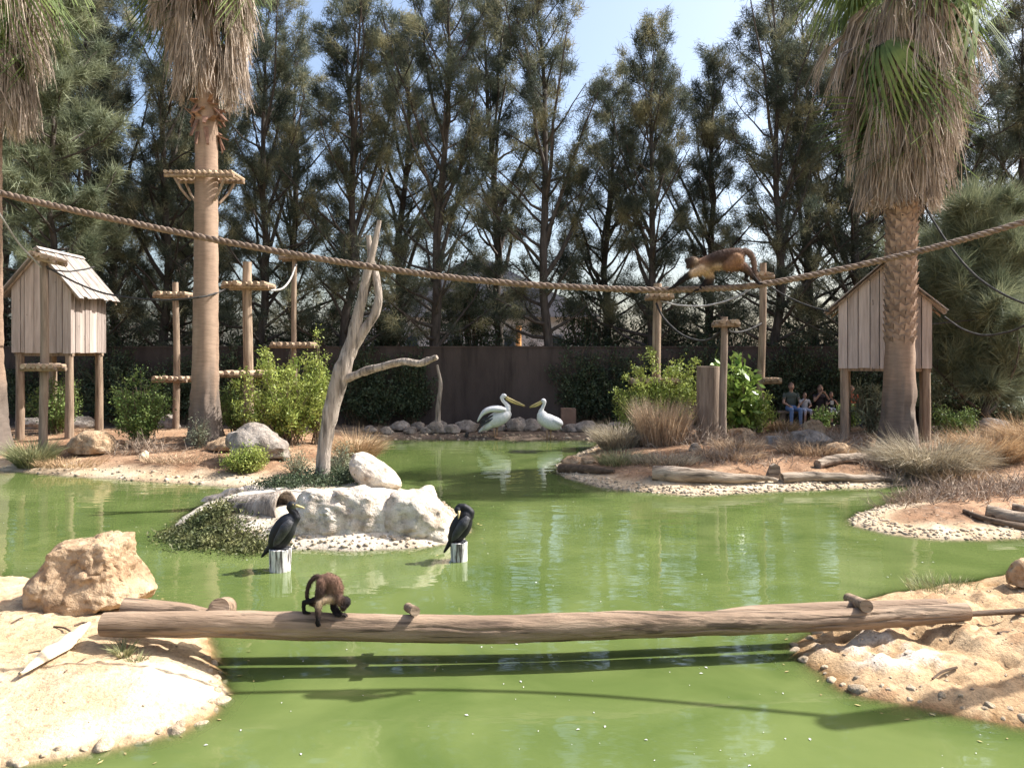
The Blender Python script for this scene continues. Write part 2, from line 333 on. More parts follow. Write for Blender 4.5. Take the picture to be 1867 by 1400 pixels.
col = np.where((sl_ > -.3)[:, None], sandA, col); col = np.where((sr > -.3)[:, None], sandB, col)
isl = mixc(one[:, None]*np.array((.50, .42, .32)), np.array((.68, .62, .53)), np.clip(.5+.8*n1, 0, 1))
col = np.where((si > -.3)[:, None], isl, col)
cl_ = G(385, 955, .1); cov = np.exp(-(((X-cl_[0])/.75)**2+((Y-cl_[1])/.75)**2)); col = np.where((si > -.3)[:, None], mixc(col, np.array((.07, .055, .03)), sst(cov+.3*n2, .35, .75)), col)
col = mixc(col, np.array((.20, .15, .07)), sst(-z, -.004, .05))
wet = 1-sst(z+.012*n2, .006, .045); col = np.where((np.maximum(sl_, sr) > -.3)[:, None], mixc(col, col*np.array((.62, .55, .46)), wet), mixc(col, col*.72, wet))
ny, nx = gx.shape; GZ = z.reshape(ny, nx)
i = np.arange(ny-1)[:, None]*nx; j = np.arange(nx-1)[None]
fq = np.stack([i+j, i+j+1, i+nx+j+1, i+nx+j], -1).reshape(-1, 4)
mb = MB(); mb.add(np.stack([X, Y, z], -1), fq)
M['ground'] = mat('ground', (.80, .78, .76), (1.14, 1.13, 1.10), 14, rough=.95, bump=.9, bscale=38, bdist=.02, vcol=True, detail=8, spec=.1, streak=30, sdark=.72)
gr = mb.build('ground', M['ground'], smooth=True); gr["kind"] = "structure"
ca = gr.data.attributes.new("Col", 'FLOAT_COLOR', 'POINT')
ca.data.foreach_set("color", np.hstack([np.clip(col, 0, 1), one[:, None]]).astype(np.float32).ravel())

def water_material():
    m = bpy.data.materials.new("pond_water"); m.use_nodes = True; t = m.node_tree; N = t.nodes; L = t.links
    b = N["Principled BSDF"]; b.inputs["Roughness"].default_value = .015; b.inputs["IOR"].default_value = 1.45
    b.inputs["Specular IOR Level"].default_value = .5
    tc = N.new("ShaderNodeTexCoord")
    nz = N.new("ShaderNodeTexNoise"); nz.inputs["Scale"].default_value = .7; nz.inputs["Detail"].default_value = 7; nz.inputs["Distortion"].default_value = 1.2; L.new(tc.outputs["Object"], nz.inputs["Vector"])
    cr = N.new("ShaderNodeValToRGB"); e = cr.color_ramp.elements
    e[0].position = .3; e[0].color = (.067, .099, .026, 1); e[1].position = .72; e[1].color = (.124, .157, .050, 1)
    L.new(nz.outputs[0], cr.inputs[0]); L.new(cr.outputs[0], b.inputs["Base Color"])
    # ripples: broad slow swell plus small wind ripples, longer across than along the view
    def wave(scale, st, det):
        mp = N.new("ShaderNodeMapping"); mp.inputs[3].default_value = st; L.new(tc.outputs["Object"], mp.inputs[0])
        w = N.new("ShaderNodeTexNoise"); w.inputs["Scale"].default_value = scale; w.inputs["Detail"].default_value = det; L.new(mp.outputs[0], w.inputs["Vector"]); return w.outputs[0]
    w1 = wave(2.2, (.55, 1.3, 1), 2); w2 = wave(9, (.45, 1.6, 1), 2)
    pm = N.new("ShaderNodeTexNoise"); pm.inputs["Scale"].default_value = .35; pm.inputs["Detail"].default_value = 2; L.new(tc.outputs["Object"], pm.inputs["Vector"])
    mr = N.new("ShaderNodeMapRange"); mr.inputs[1].default_value = .38; mr.inputs[2].default_value = .66; mr.inputs[3].default_value = .03; mr.inputs[4].default_value = .22; L.new(pm.outputs[0], mr.inputs[0])
    mu = N.new("ShaderNodeMath"); mu.operation = 'MULTIPLY'; L.new(w2, mu.inputs[0]); L.new(mr.outputs[0], mu.inputs[1])
    ad = N.new("ShaderNodeMath"); ad.operation = 'ADD'; L.new(w1, ad.inputs[0]); L.new(mu.outputs[0], ad.inputs[1])
    bp = N.new("ShaderNodeBump"); bp.inputs["Strength"].default_value = .48; bp.inputs["Distance"].default_value = .016
    L.new(ad.outputs[0], bp.inputs["Height"]); L.new(bp.outputs[0], b.inputs["Normal"])
    at = N.new("ShaderNodeAttribute"); at.attribute_name = "murk"       # murkier the deeper the bed
    tr = N.new("ShaderNodeBsdfTransparent"); ms = N.new("ShaderNodeMixShader")
    L.new(at.outputs["Fac"], ms.inputs[0]); L.new(tr.outputs[0], ms.inputs[1]); L.new(b.outputs[0], ms.inputs[2]); L.new(ms.outputs[0], N["Material Output"].inputs[0])
    return m
M['water'] = water_material()
keep = (Y > .5) & (Y < 30)
wx = xs[(xs >= -60) & (xs <= 60)]; wy = ys[(ys >= 1) & (ys <= 24)]
wgx, wgy = np.meshgrid(wx, wy)
mb = MB(); mb.add(np.stack([wgx.ravel(), wgy.ravel(), 0*wgx.ravel()], -1),
       np.stack([(np.arange(len(wy)-1)[:, None]*len(wx)+np.arange(len(wx)-1)[None]+k) for k in (0, 1, len(wx)+1, len(wx))], -1).reshape(-1, 4))
wat = mb.build('pond_water', M['water'], smooth=True); wat["kind"] = "structure"
selx = (xs >= -60) & (xs <= 60); sely = (ys >= 1) & (ys <= 24)
dz = np.maximum(-(z.reshape(ny, nx)[np.ix_(sely, selx)]).ravel(), 0)
a = wat.data.attributes.new("murk", 'FLOAT', 'POINT'); a.data.foreach_set("value", (.10+.90*(1-np.exp(-dz/.055))).astype(np.float32))

# ------------------------------------------------------------------ wall and what stands behind it
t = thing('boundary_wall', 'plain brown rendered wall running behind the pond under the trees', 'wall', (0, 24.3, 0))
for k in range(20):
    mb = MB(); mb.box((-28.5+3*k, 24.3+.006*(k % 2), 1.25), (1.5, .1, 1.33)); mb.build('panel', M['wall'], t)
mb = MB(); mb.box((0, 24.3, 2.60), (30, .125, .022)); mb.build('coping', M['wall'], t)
t = thing('warehouse', 'pale building with grey pitched roof glimpsed over the wall between the trunks', 'building', (-2, 46, 0))
mb = MB(); mb.box((-2, 49, 2.3), (7, 3, 2.3)); mb.build('wall_face', M['plain_white'], t)
mb = MB(); mb.prism([(-9.4, 45.5, 4.55), (-2, 45.5, 8.2), (5.4, 45.5, 4.55)], (0, 7, 0)); mb.build('roof', M['plain_grey'], t)
for k, xx in enumerate((-6.0, -3.4, -.2, 2.6)):
    mb = MB(); mb.box((xx, 45.98, 3.0), (.42, .03, .5)); w = mb.build('window', M['plain_grey'], t)
    mb = MB(); mb.box((xx, 45.94, 3.0), (.34, .02, .42)); mb.build('pane', M['glass'], w)
mb = MB(); mb.tube([(.38, 44.5, 0), (.38, 44.5, 2.2), (.38, 44.5, 4.0)], .17, 10); tag(rest(mb.build('pillar', M['orange'])), 'orange pillar in front of the pale building beyond the wall', 'pillar')

# ------------------------------------------------------------------ casuarina trees
def needles(mb, base, dirs, width, rng):
    side = nrm(np.cross(dirs, rng.normal(size=dirs.shape)))*width[:, None]*.5
    mb.tris(base+side, base-side, base+dirs)
def casuarina(seed, Ht, R, z0, nb=52, r0=.17, tuft=34, ln=(.22, .46), wid=.02, spread=.85, droop=0.0, sub=5, fork=0, lowfull=1.0, jit=.07):
    rng = rs(seed); wood = MB(); crown = MB()
    zz = np.linspace(0, Ht, 12); dx = np.cumsum(rng.normal(0, .10, 12)); dy = np.cumsum(rng.normal(0, .10, 12)); dx -= dx[0]; dy -= dy[0]
    tr = np.stack([dx, dy, zz], -1); rad = r0*(1-zz/Ht)**.8+.012
    wood.tube(tr, rad, 8, wob=.1, seed=seed)
    B = []; D = []
    def at(zv): return np.array([np.interp(zv, zz, tr[:, 0]), np.interp(zv, zz, tr[:, 1]), zv])
    stems = [(at, Ht, 1.0)]
    for k in range(nb):
        tt = (k+rng.random())/nb; zb = z0+(Ht-z0)*tt**1.05*.985
        p0 = at(zb); az = k*2.4+rng.normal(0, .5)
        L = R*(.42+.58*(1-tt)**.65)*(.45+.75*rng.random())*(lowfull if tt < .3 else 1)+.25
        el = math.radians(22+38*tt+rng.normal(0, 13))-droop; big = fork and .18 < tt < .62 and k % 5 == 0
        if big: el = math.radians(62+8*rng.random()); L = R*(1.45+.5*rng.random())
        d = np.array((math.cos(az)*math.cos(el), math.sin(az)*math.cos(el), math.sin(el)))
        s = np.linspace(0, 1, 5)[:, None]
        path = p0+d*L*s+np.array((0, 0, .22*L))*(s**2)+np.cumsum(rng.normal(0, .03*L, (5, 3))*(s > 0), 0)
        rb = np.interp(zb, zz, rad)*(.62 if big else .42)*(1-.85*s[:, 0])+.006
        wood.tube(path, rb, 5, cap=False)
        ns_ = sub+5 if big else sub
        for j in range(ns_):
            f = .22+.78*(j+rng.random()*.8)/ns_; f = min(f, 1)
            x = f*4; i0 = min(int(x), 3); q0 = path[i0]+(path[i0+1]-path[i0])*(x-i0)
            dd = nrm(nrm(path[i0+1]-path[i0])+rng.normal(0, .65, 3)+np.array((0, 0, .28-1.2*droop))); l2 = (.20+.26*rng.random())*min(L, R)*(1.15-.5*f)+.22
            q1 = q0+dd*l2*.55+rng.normal(0, .03, 3); q2 = q1+nrm(dd+np.array((0, 0, .25-1.0*droop)))*l2*.5
            wood.tube([q0, q1, q2], [.013, .008, .004], 3, cap=False)
            for c in range(4):
                u = .48+.52*(c+rng.random())/4
                cpt = q0+(q1-q0)*min(u*2, 1)+(q2-q1)*max(u*2-1, 0)
                n = int(tuft*(.6+.8*rng.random()))
                nd = nrm(dd*.5+rng.normal(0, spread*.66, (n, 3))+np.array((0, 0, .06-1.3*droop)))*(ln[0]+(ln[1]-ln[0])*rng.random(n))[:, None]
                B.append(cpt+rng.normal(0, jit, (n, 3))); D.append(nd)
    Bb = np.vstack(B); Dd = np.vstack(D)
    needles(crown, Bb, Dd, wid*(.6+.8*rng.random(len(Bb))), rng)
    return wood, crown
def tree_proto(name, label, group, *a, needle='needle', loc=(0, 0, 0), **k):
    wood, crown = casuarina(*a, **k)
    t = thing(name, label, 'tree', loc, group)
    wood.build('trunk', M['bark'], t, smooth=True, local=True)
    c = crown.build('crown', M[needle], t, local=True); c["kind"] = "stuff"
    return t
protoA = [(101, 14.6, 2.6, 2.2), (202, 14.9, 2.4, 2.4), (303, 12.9, 2.8, 2.0), (404, 13.2, 2.2, 2.6), (505, 14.2, 2.7, 2.3)]
PRO = []
front = [(800, 24.9, 'tall casuarina whose straight trunk stands left of the two pelicans', 0, 0.2, 1.0),
         (1003, 24.9, 'tall casuarina whose dark trunk rises just right of the small pelican', 1, 1.0, 1.0),
         (640, 25.3, 'dark casuarina rising behind the forked dead tree', 2, 2.0, 1.03),
         (1192, 25.2, 'casuarina standing behind the tall pole left of the walking monkey', 3, 4.0, .93),
         (1398, 25.0, 'casuarina behind the monkey on the rope, with spreading yellowish top', 4, 1.7, .97),
         (1560, 25.4, 'dark casuarina directly behind the right wooden hut', 2, 3.7, 1.08),
         (1745, 25.6, 'casuarina rising behind the right palm and the bushy young tree', 0, 5.0, 1.0),
         (462, 25.4, 'casuarina behind the left palm and the round wooden platform', 4, 3.0, .96),
         (290, 25.6, 'casuarina rising between the left hut and the left palm', 1, 4.2, .98),
         (165, 24.9, 'dark casuarina just behind the roof of the left hut', 2, 5.5, 1.02),
         (1880, 25.2, 'casuarina at the right edge of the picture behind the wall', 3, 2.2, 1.0),
         (-10, 25.5, 'casuarina at the left edge of the picture behind the hanging palm skirt', 0, 2.9, 1.0)]
back = [(725, 28.5), (905, 29.6), (1100, 28.0), (1295, 29.0), (1490, 28.4), (1655, 29.0), (555, 29.3), (380, 28.6), (215, 29.2), (70, 28.6), (1810, 28.6), (1580, 31.5), (330, 32)]
for px, d, lab, k, rot, sc in front:
    if k >= len(PRO) or PRO[k] is None:
        pass
    while len(PRO) <= k: PRO.append(None)
    if PRO[k] is None:
        s_, Ht, R, z0 = protoA[k]
        t = tree_proto('casuarina_tree', lab, 'casuarinas of the front row along the wall', s_, Ht, R, z0, nb=52, tuft=58, wid=.017, sub=4, fork=1, ln=(.12, .32), jit=.11); PRO[k] = t
    else:
        t = copy_tree(PRO[k]); t["label"] = lab
    t.location = ((px-CX)*d/FPX, d, .1); t.rotation_euler.z = rot; t.scale = (sc, sc, sc)
_o = rs(77); back = sorted(back); BORD = ['first', 'second', 'third', 'fourth', 'fifth', 'sixth', 'seventh', 'eighth', 'ninth', 'tenth', 'eleventh', 'twelfth', 'thirteenth']
for n_, (px, d) in enumerate(back):
    t = copy_tree(PRO[n_ % 5]); t["label"] = '%s casuarina from the left in the back row beyond the wall' % BORD[n_]; t["group"] = 'casuarinas of the back row'
    t.location = ((px-CX)*d/FPX, d, .1); t.rotation_euler.z = n_*1.3+.5; s = .88+.22*_o.random(); t.scale = (s*1.1, s*1.1, s)
tree_proto('casuarina_tree', 'pale green casuarina hanging in soft tufts at the far left', None, 606, 11.5, 2.0, 3.6, loc=on(75, 700, 21.5), nb=44, tuft=44, sub=6, ln=(.25, .55), wid=.02, needle='needle_soft', r0=.13)
tree_proto('casuarina_tree', 'young bushy casuarina with feathery plumes right of the right hut', None, 707, 4.7, 1.9, .35, loc=on(1815, 780, 19.6), nb=40, tuft=70, sub=7, ln=(.35, .80), wid=.016, spread=.6, needle='needle_soft', r0=.10)

# ------------------------------------------------------------------ fan palms
def strips(mb, pts, w, rng):         # pts (n,k,3): ribbons that narrow to their tip
    n, k, _ = pts.shape
    t = pts[:, -1]-pts[:, 0]; side = nrm(np.cross(t, rng.normal(size=(n, 3))))
    ww = w[:, None]*np.linspace(1, .25, k)[None]
    L = pts+side[:, None]*ww[..., None]*.5; Rr = pts-side[:, None]*ww[..., None]*.5
    v = np.stack([L, Rr], 2).reshape(-1, 3)
    b = (np.arange(n)*2*k)[:, None]+(np.arange(k-1)*2)[None]
    f = np.stack([b, b+1, b+3, b+2], -1).reshape(-1, 4); mb.add(v, f)
def skirt(rng, zlo, zhi, rtop, nfr=80, per=46, L=(1.1, 2.0), bot=.62, axis=None):
    mb = MB()
    for k in range(nfr):
        u = (k+rng.random())/nfr; za = zlo+1.15+(zhi-zlo-1.15)*u
        ph = k*2.39996+rng.normal(0, .25); out = (bot+(rtop-bot)*min(1, u*1.7))*(.72+.4*rng.random())
        ax = axis(za)
        er = np.array((math.cos(ph), math.sin(ph), 0)); et = np.array((-math.sin(ph), math.cos(ph), 0))
        hub = ax+er*out*.62+np.array((0, 0, -.05)); n = int(per*(.7+.6*rng.random()))
        l = (L[0]+(L[1]-L[0])*rng.random())*(.75+.35*rng.random(n)); sp = rng.normal(0, .24, n)
        s = np.linspace(0, 1, 5)
        o1 = er*(out*.38); pts = hub+(o1*np.sqrt(s)[:, None])[None]*(.7+.5*rng.random((n, 1, 1)))+(et*1.0)[None, None]*(sp[:, None]*(s**.7)[None]*.9)[..., None]
        pts = pts+np.array((0, 0, -1.0))*(l[:, None]*(s**1.15)[None])[..., None]+rng.normal(0, .018, (n, 5, 3))*(s[None, :, None] > 0)
        pts[:, -1] += rng.normal(0, .05, (n, 3)); pts[..., 2] = np.maximum(pts[..., 2], zlo-.05+.3*rng.random((n, 1)))
        strips(mb, pts, .018+.022*rng.random(n), rng)
        mb.tube([ax+np.array((0, 0, .25)), ax+er*out*.4+np.array((0, 0, .18)), hub], [.03, .02, .012], 4, cap=False)
    return mb
def fan_leaf(seed, pet=.9, rad=.95, n=34, droop=.5):
    rng = rs(seed); mb = MB()
    mb.tube([(0, 0, 0), (pet*.5, 0, .05), (pet, 0, 0)], [.026, .017, .012], 5)
    a = np.linspace(-2.15, 2.15, n)+rng.normal(0, .02, n); l = rad*(.72+.28*np.cos(a*.5))*(.9+.2*rng.random(n))
    s = np.linspace(0, 1, 5)
    d = np.stack([np.cos(a), np.sin(a), -.15+0*a], -1)
    pts = np.array((pet, 0, 0))+d[:, None]*(l[:, None]*s[None])[..., None]
    pts[..., 2] -= droop*l[:, None]*np.clip(s-.35, 0, 1)[None]**1.4*(1.0+.5*rng.random((n, 1)))*1.6
    pts[..., 2] += .05*np.abs(np.sin(a))[:, None]*s[None]
    side = np.stack([-np.sin(a), np.cos(a), 0*a], -1)
    wv = np.array([.010, .055, .060, .034, .006])*rad
    Lf = pts+side[:, None]*wv[None, :, None]*.5+np.array((0, 0, .012)); Rt = pts-side[:, None]*wv[None, :, None]*.5-np.array((0, 0, .012))
    v = np.stack([Lf, Rt], 2).reshape(-1, 3); k = 5
    b = (np.arange(n)*2*k)[:, None]+(np.arange(k-1)*2)[None]
    mb.add(v, np.stack([b, b+1, b+3, b+2], -1).reshape(-1, 4))
    return mb
LEAF = []
for q_, (sd_, dr) in enumerate(((1, .55), (2, 1.0), (3, 1.5))):
    me = fan_leaf(sd_, droop=dr).mesh('frond'); me.materials.append(M['frond_green']); LEAF.append(me)
DEADLEAF = fan_leaf(9, droop=1.3).mesh('frond_dead'); DEADLEAF.materials.append(M['frond_tan'])
def palm(label, base, top, rad, zsk, zcrown, nfr, rtop, fr_range, seed, dead_mat='frond_dead', bulge=1.55, bot=.6, ngreen=20, ndead=6, per=46, prof=None, fsc=1.0):
    rng = rs(seed); t = thing('fan_palm', label, 'palm', base)
    base = np.asarray(base); top = np.asarray(top)
    def axis(zv):
        u = (zv-base[2])/(top[2]-base[2]); return base+(top-base)*u
    zz = np.concatenate([np.linspace(base[2]-.15, base[2]+1.6, 16), np.linspace(base[2]+1.75, zcrown, 60)])
    path = np.array([axis(v) for v in zz]); h = zz-base[2]
    r = rad*(1+(bulge-1)*np.exp(-np.maximum(h, 0)/.75)-.16*np.clip(h/7, 0, 1))
    if prof is not None: r = rad*np.interp(h, prof[0], prof[1])
    r = r*(1+.014*np.sign(np.sin(zz*52)))
    mb = MB(); mb.tube(path, r, 32, wob=.035, seed=seed)
    vv = np.vstack(mb.v); hh = vv[:, 2]-base[2]; ang = np.arctan2(vv[:, 1]-base[1], vv[:, 0]-base[0])
    nz_ = fbm(np.stack([np.cos(ang)*1.6, np.sin(ang)*1.6, hh*.9], -1), seed, 4)
    old = 1-sst(hh+.7*nz_, .75, 1.9)                  # grey weathered foot, its edge ragged
    cc = mixc(mixc(np.repeat(np.array((.335, .235, .165))[None], len(hh), 0), np.array((.25, .17, .118)), np.clip(.5+.9*nz_, 0, 1)), np.array((.15, .118, .095)), old)
    gr_ = old*.05*fbm(np.stack([np.cos(ang)*5, np.sin(ang)*5, hh*2.2], -1), seed+7, 3)+old*.02*np.sign(np.sin(ang*9+3*nz_))
    er_ = np.stack([np.cos(ang), np.sin(ang), 0*ang], -1); o_ = 0
    for q_ in range(len(mb.v)): mb.v[q_] = mb.v[q_]+er_[o_:o_+len(mb.v[q_])]*gr_[o_:o_+len(mb.v[q_]), None]; o_ += len(mb.v[q_])
    tk = mb.build('trunk', M['palm_trunk'], t, smooth=True)
    at_ = tk.data.attributes.new("Col", 'FLOAT_COLOR', 'POINT'); at_.data.foreach_set("color", np.hstack([np.clip(cc, 0, 1), np.ones((len(hh), 1))]).astype(np.float32).ravel())
    sk = skirt(rng, zsk, zcrown, rtop, nfr, per, bot=bot, axis=axis).build('frond_skirt', M[dead_mat], t); sk["kind"] = "stuff"
    for k in range(ngreen+ndead):
        u = k/(ngreen+ndead); zc = fr_range[0]+(fr_range[1]-fr_range[0])*rng.random()
        dead = k >= ngreen
        if dead: zc = fr_range[0]-.3+.8*rng.random()
        el = (-.95+1.25*(zc-fr_range[0])/max(.1, fr_range[1]-fr_range[0]))+rng.normal(0, .18)
        az = k*2.39996+rng.normal(0, .2)
        o = obj('frond', DEADLEAF if dead else LEAF[0 if el > .2 else (1 if el > -.4 else 2)], t)
        R = Matrix.Rotation(az, 4, 'Z') @ Matrix.Rotation(-el, 4, 'Y') @ Matrix.Rotation(rng.normal(0, .3), 4, 'X')
        s = (.95+.35*rng.random())*fsc
        o.matrix_local = Matrix.Translation(Vector(axis(zc)-base)) @ R @ Matrix.Scale(s, 4)
        if dead: o["label"] = 'dry brown hanging frond'
    return t, axis
pb = on(374, 803, 17.2)
palmL, axL = palm('fan palm with bare tapering trunk carrying a wooden ring platform', pb, P(378, 0, 17.2), .285, 7.85, 13.0, 84, 1.15, (11.5, 13.2), 41, ngreen=16, ndead=0, bulge=1.42)
rng = rs(5)
for k in range(44):                  # torn leaf bases under the skirt
    z_ = 7.25+.75*rng.random(); a = k*.39+rng.random()*.3; c = axL(z_); er = np.array((math.cos(a), math.sin(a), 0))
    mb = MB(); w = np.array((-er[1], er[0], 0))*(.05+.04*rng.random()); o_ = c+er*.235
    tip = o_+er*(.05+.17*rng.random())+np.array((rng.normal(0, .05), rng.normal(0, .05), .20-.60*rng.random()))
    mb.prism([o_-w, o_+w, tip+w*.5, tip-w*.5], er*.025+np.array((0, 0, .02))); mb.build('leaf_base', M['fibre'], palmL)
pe = on(-26, 795, 17.0)
palm('fan palm at the left edge, only its swollen trunk foot and hanging skirt showing', pe, P(-22, 0, 17.0), .33, 7.15, 12.6, 84, 1.30, (10.4, 12.6), 43, dead_mat='frond_dead', bulge=1.75, ngreen=18, ndead=0, bot=.75)
pr = on(1637, 806, 16.3)
palmR, axR = palm('fan palm with criss-cross leaf stubs on its trunk in front of the right hut', pr, P(1652, 0, 16.3), .30, 5.4, 10.2, 110, 1.18, (8.7, 11.2), 47, bulge=1.3, bot=.66, per=60, ngreen=26, ndead=0)
cur = MB()
for nf, zl_, zh_, rt_, sd_ in ((16, 7.4, 10.0, 1.75, 3),):
    m_ = skirt(rs(sd_), zl_, zh_, rt_, nf, 30, L=(.9, 1.7), bot=1.25, axis=axR); o = m_.build('frond_curtain', M['frond_dead'], palmR); o["kind"] = "stuff"; o["label"] = 'drying fronds hanging outside the grey skirt'
wm = MB(); w_, h_, dp = .092, .16, .040
wm.add([(0, -w_, -h_*.5), (0, w_, -h_*.5), (dp, -w_*.95, h_*.25), (dp, w_*.95, h_*.25), (dp*1.5, -w_*1.05, h_*.62), (dp*1.5, w_*1.05, h_*.62), (dp*.9, 0, h_*.28), (-.03, -w_, h_*.3), (-.03, w_, h_*.3)],
       [(0, 1, 3), (0, 3, 2), (2, 6, 4), (2, 3, 6), (3, 5, 6), (0, 2, 7), (1, 8, 3), (2, 4, 7), (3, 8, 5), (4, 6, 7), (6, 5, 8), (6, 8, 7)])
bm_ = wm.mesh('leaf_base', smooth=False); bm_.materials.append(M['boot'])
rng = rs(8); row = 0; zc = 2.66
while zc < 5.6:
    for k in range(9):
        a = (k+.5*(row % 2))/9*2*math.pi; c = axR(zc)
        o = obj('leaf_base', bm_, palmR); r_ = .262
        s = .92+.2*rng.random()
        o.matrix_local = Matrix.Translation(Vector(c-pr+np.array((math.cos(a)*r_, math.sin(a)*r_, 0)))) @ Matrix.Rotation(a, 4, 'Z') @ Matrix.Rotation(rng.normal(0, .10), 4, 'X') @ Matrix.Scale(s*1.08, 4)
    zc += .135; row += 1

# ------------------------------------------------------------------ shrubs and grasses
def blades(mb, c, n, rad, ln, wid, rng, lean=.5, curl=.5, flat=0.0):
    a = rng.random(n)*2*math.pi; r = rad*np.sqrt(rng.random(n)); c = np.asarray(c)
    p0 = np.stack([c[0]+r*np.cos(a), c[1]+r*np.sin(a)*(1-flat), np.full(n, c[2]-.02)], -1)
    b = a+rng.normal(0, .6, n); le = lean*(.25+rng.random(n))
    d = nrm(np.stack([np.cos(b)*le, np.sin(b)*le, np.ones(n)], -1)); l = (ln[0]+(ln[1]-ln[0])*rng.random(n))[:, None]
    p1 = p0+d*l*.55; d2 = nrm(d+np.stack([np.cos(b), np.sin(b), -.7*np.ones(n)], -1)*curl*rng.random((n, 1))); p2 = p1+d2*l*.5
    s = nrm(np.cross(d, rng.normal(size=(n, 3))))*(wid*(.6+.8*rng.random(n)))[:, None]*.5
    v = np.stack([p0+s, p0-s, p1-s*.8, p1+s*.8, p2], 1).reshape(-1, 3); k = np.arange(n)*5
    b0 = mb.n; mb.add(v, np.stack([k, k+1, k+2, k+3], -1)); mb.f.append(np.stack([k+3, k+2, k+4], -1)+b0)
def leaves(mb, ctr, n, size, rng, sig=.5, elong=2.0, updir=.3):
    d = nrm(rng.normal(size=(n, 3))+np.array((0, 0, updir)))*(size*(.6+.8*rng.random(n)))[:, None]
    s = nrm(np.cross(d, rng.normal(size=(n, 3))))*np.linalg.norm(d, axis=1, keepdims=True)/elong*.5
    m = d*.5; mb.quads(ctr, ctr+m+s, ctr+d, ctr+m-s)
def shrub(name, label, base, w, dpt, h, nst, nleaf, size, material, seed, cat='shrub', up=.8, low=.15, group=None, elong=2.0, clump=26, sig=.065, rstem=.012):
    rng = rs(seed); t = thing(name, label, cat, base, group); st = MB(); fo = MB(); base = np.asarray(base); C = []
    for k in range(nst):
        a = rng.random()*2*math.pi; rr = math.sqrt(rng.random()); hh = h*(.32+.68*rng.random())*(1-.35*rr**2)
        tip = base+np.array((math.cos(a)*w*rr, math.sin(a)*dpt*rr, hh)); mid = base+(tip-base)*.5+np.array((rng.normal(0, .08*w), rng.normal(0, .08*w), .12*h))
        p0 = base+np.array((rng.normal(0, .12*w), rng.normal(0, .12*dpt), -.03))
        s = np.linspace(0, 1, 6)[:, None]; path = (1-s)**2*p0+2*s*(1-s)*mid+s**2*tip
        st.tube(path, np.linspace(rstem, .003, 6), 4, cap=False)
        nc = max(2, int(clump*.28))
        u = low+(1-low)*rng.random(nc)**up; C.append(((1-u)**2)[:, None]*p0+(2*u*(1-u))[:, None]*mid+(u**2)[:, None]*tip)
    C = np.vstack(C); idx = rng.integers(0, len(C), nleaf); ctr = C[idx]+rng.normal(0, sig, (nleaf, 3))
    ctr[:, 2] = np.maximum(ctr[:, 2], base[2]+.02)
    leaves(fo, ctr, nleaf, size, rng, elong=elong)
    st.build('stems', M['stem'], t); f = fo.build('foliage', M[material], t); f["kind"] = "stuff"
    return t
def tussock(label, base, n, rad, ln, wid, material, seed, lean=.6, curl=.8, cat='grass', name='grass_tussock', flat=0):
    mb = MB(); blades(mb, base, n, rad, ln, wid, rs(seed), lean, curl, flat)
    o = mb.build(name, M[material]); return tag(rest(o), label, cat)
S = shrub
S('leafy_shrub', 'big lime green shrub standing behind the dead tree', on(520, 800, 17.4), 1.25, .9, 2.45, 74, 15000, .070, 'leaf_lime', 1)
S('leafy_shrub', 'tall thin spray of lime leaves rising above the big shrub', on(578, 800, 17.9), .45, .35, 2.85, 26, 3200, .06, 'leaf_lime', 2, sig=.07)
S('leafy_shrub', 'green shrub between the left palm and the big lime shrub', on(430, 800, 18.4), .55, .5, 1.55, 40, 4200, .055, 'leaf_green', 3)
S('leafy_shrub', 'rounded green shrub left of the left palm beside a boulder', on(258, 800, 17.0), .68, .55, 1.75, 70, 8500, .055, 'leaf_green', 4)
S('leafy_shrub', 'sparse green shrub growing between the legs of the left hut', on(102, 780, 18.9), .75, .5, 1.65, 60, 6000, .055, 'leaf_green', 5)
S('leafy_shrub', 'light green shrub around the pole right of the pelicans', on(1205, 780, 19.4), 1.25, .8, 2.40, 80, 13000, .070, 'leaf_lime', 6)
S('leafy_shrub', 'lime shrub reaching towards the small pelican', on(1165, 785, 19.0), .75, .5, 1.35, 46, 4200, .06, 'leaf_lime', 7)
S('leafy_shrub', 'broad leaved bright green plant behind the wooden stump', on(1345, 790, 18.3), .62, .5, 2.2, 40, 1500, .20, 'big_leaf', 8, elong=2.3, sig=.08)
S('leafy_shrub', 'yellow green bush in front of the seated people', on(1375, 800, 18.6), .55, .45, 1.1, 50, 5000, .06, 'leaf_lime', 9)
S('leafy_shrub', 'low yellow green bush between the big pelican side rocks and the island', on(450, 858, 14.5), .5, .3, .52, 60, 4200, .045, 'leaf_lime', 10)
S('leafy_shrub', 'yellowish bush beside the right hut and the bushy young tree', on(1735, 800, 17.6), .62, .4, .85, 46, 4000, .05, 'leaf_green', 11)
S('oleander', 'narrow leaved plant standing between the legs of the right hut', on(1588, 790, 18.6), .5, .4, 1.45, 34, 1100, .20, 'leaf_grey', 12, elong=7, sig=.06)
S('leafy_shrub', 'grey green weed growing at the foot of the left palm', on(362, 806, 16.6), .28, .2, .70, 30, 1500, .045, 'leaf_grey', 13, elong=4)
S('leafy_shrub', 'pale sage plant just right of the dead tree foot', on(622, 840, 13.2), .34, .25, .70, 30, 2200, .045, 'leaf_grey', 14, elong=3.5)
S('leafy_shrub', 'pale sage plant left of the dead tree on the bank', on(540, 850, 14.3), .30, .25, .62, 26, 1500, .042, 'leaf_grey', 15, elong=3.5)
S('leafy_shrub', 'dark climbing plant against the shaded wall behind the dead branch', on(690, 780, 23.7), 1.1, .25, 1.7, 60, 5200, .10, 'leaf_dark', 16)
S('leafy_shrub', 'dark foliage against the wall under the tall pole with two ropes', on(1110, 780, 23.9), 1.6, .2, 2.0, 70, 6000, .10, 'leaf_dark', 17)
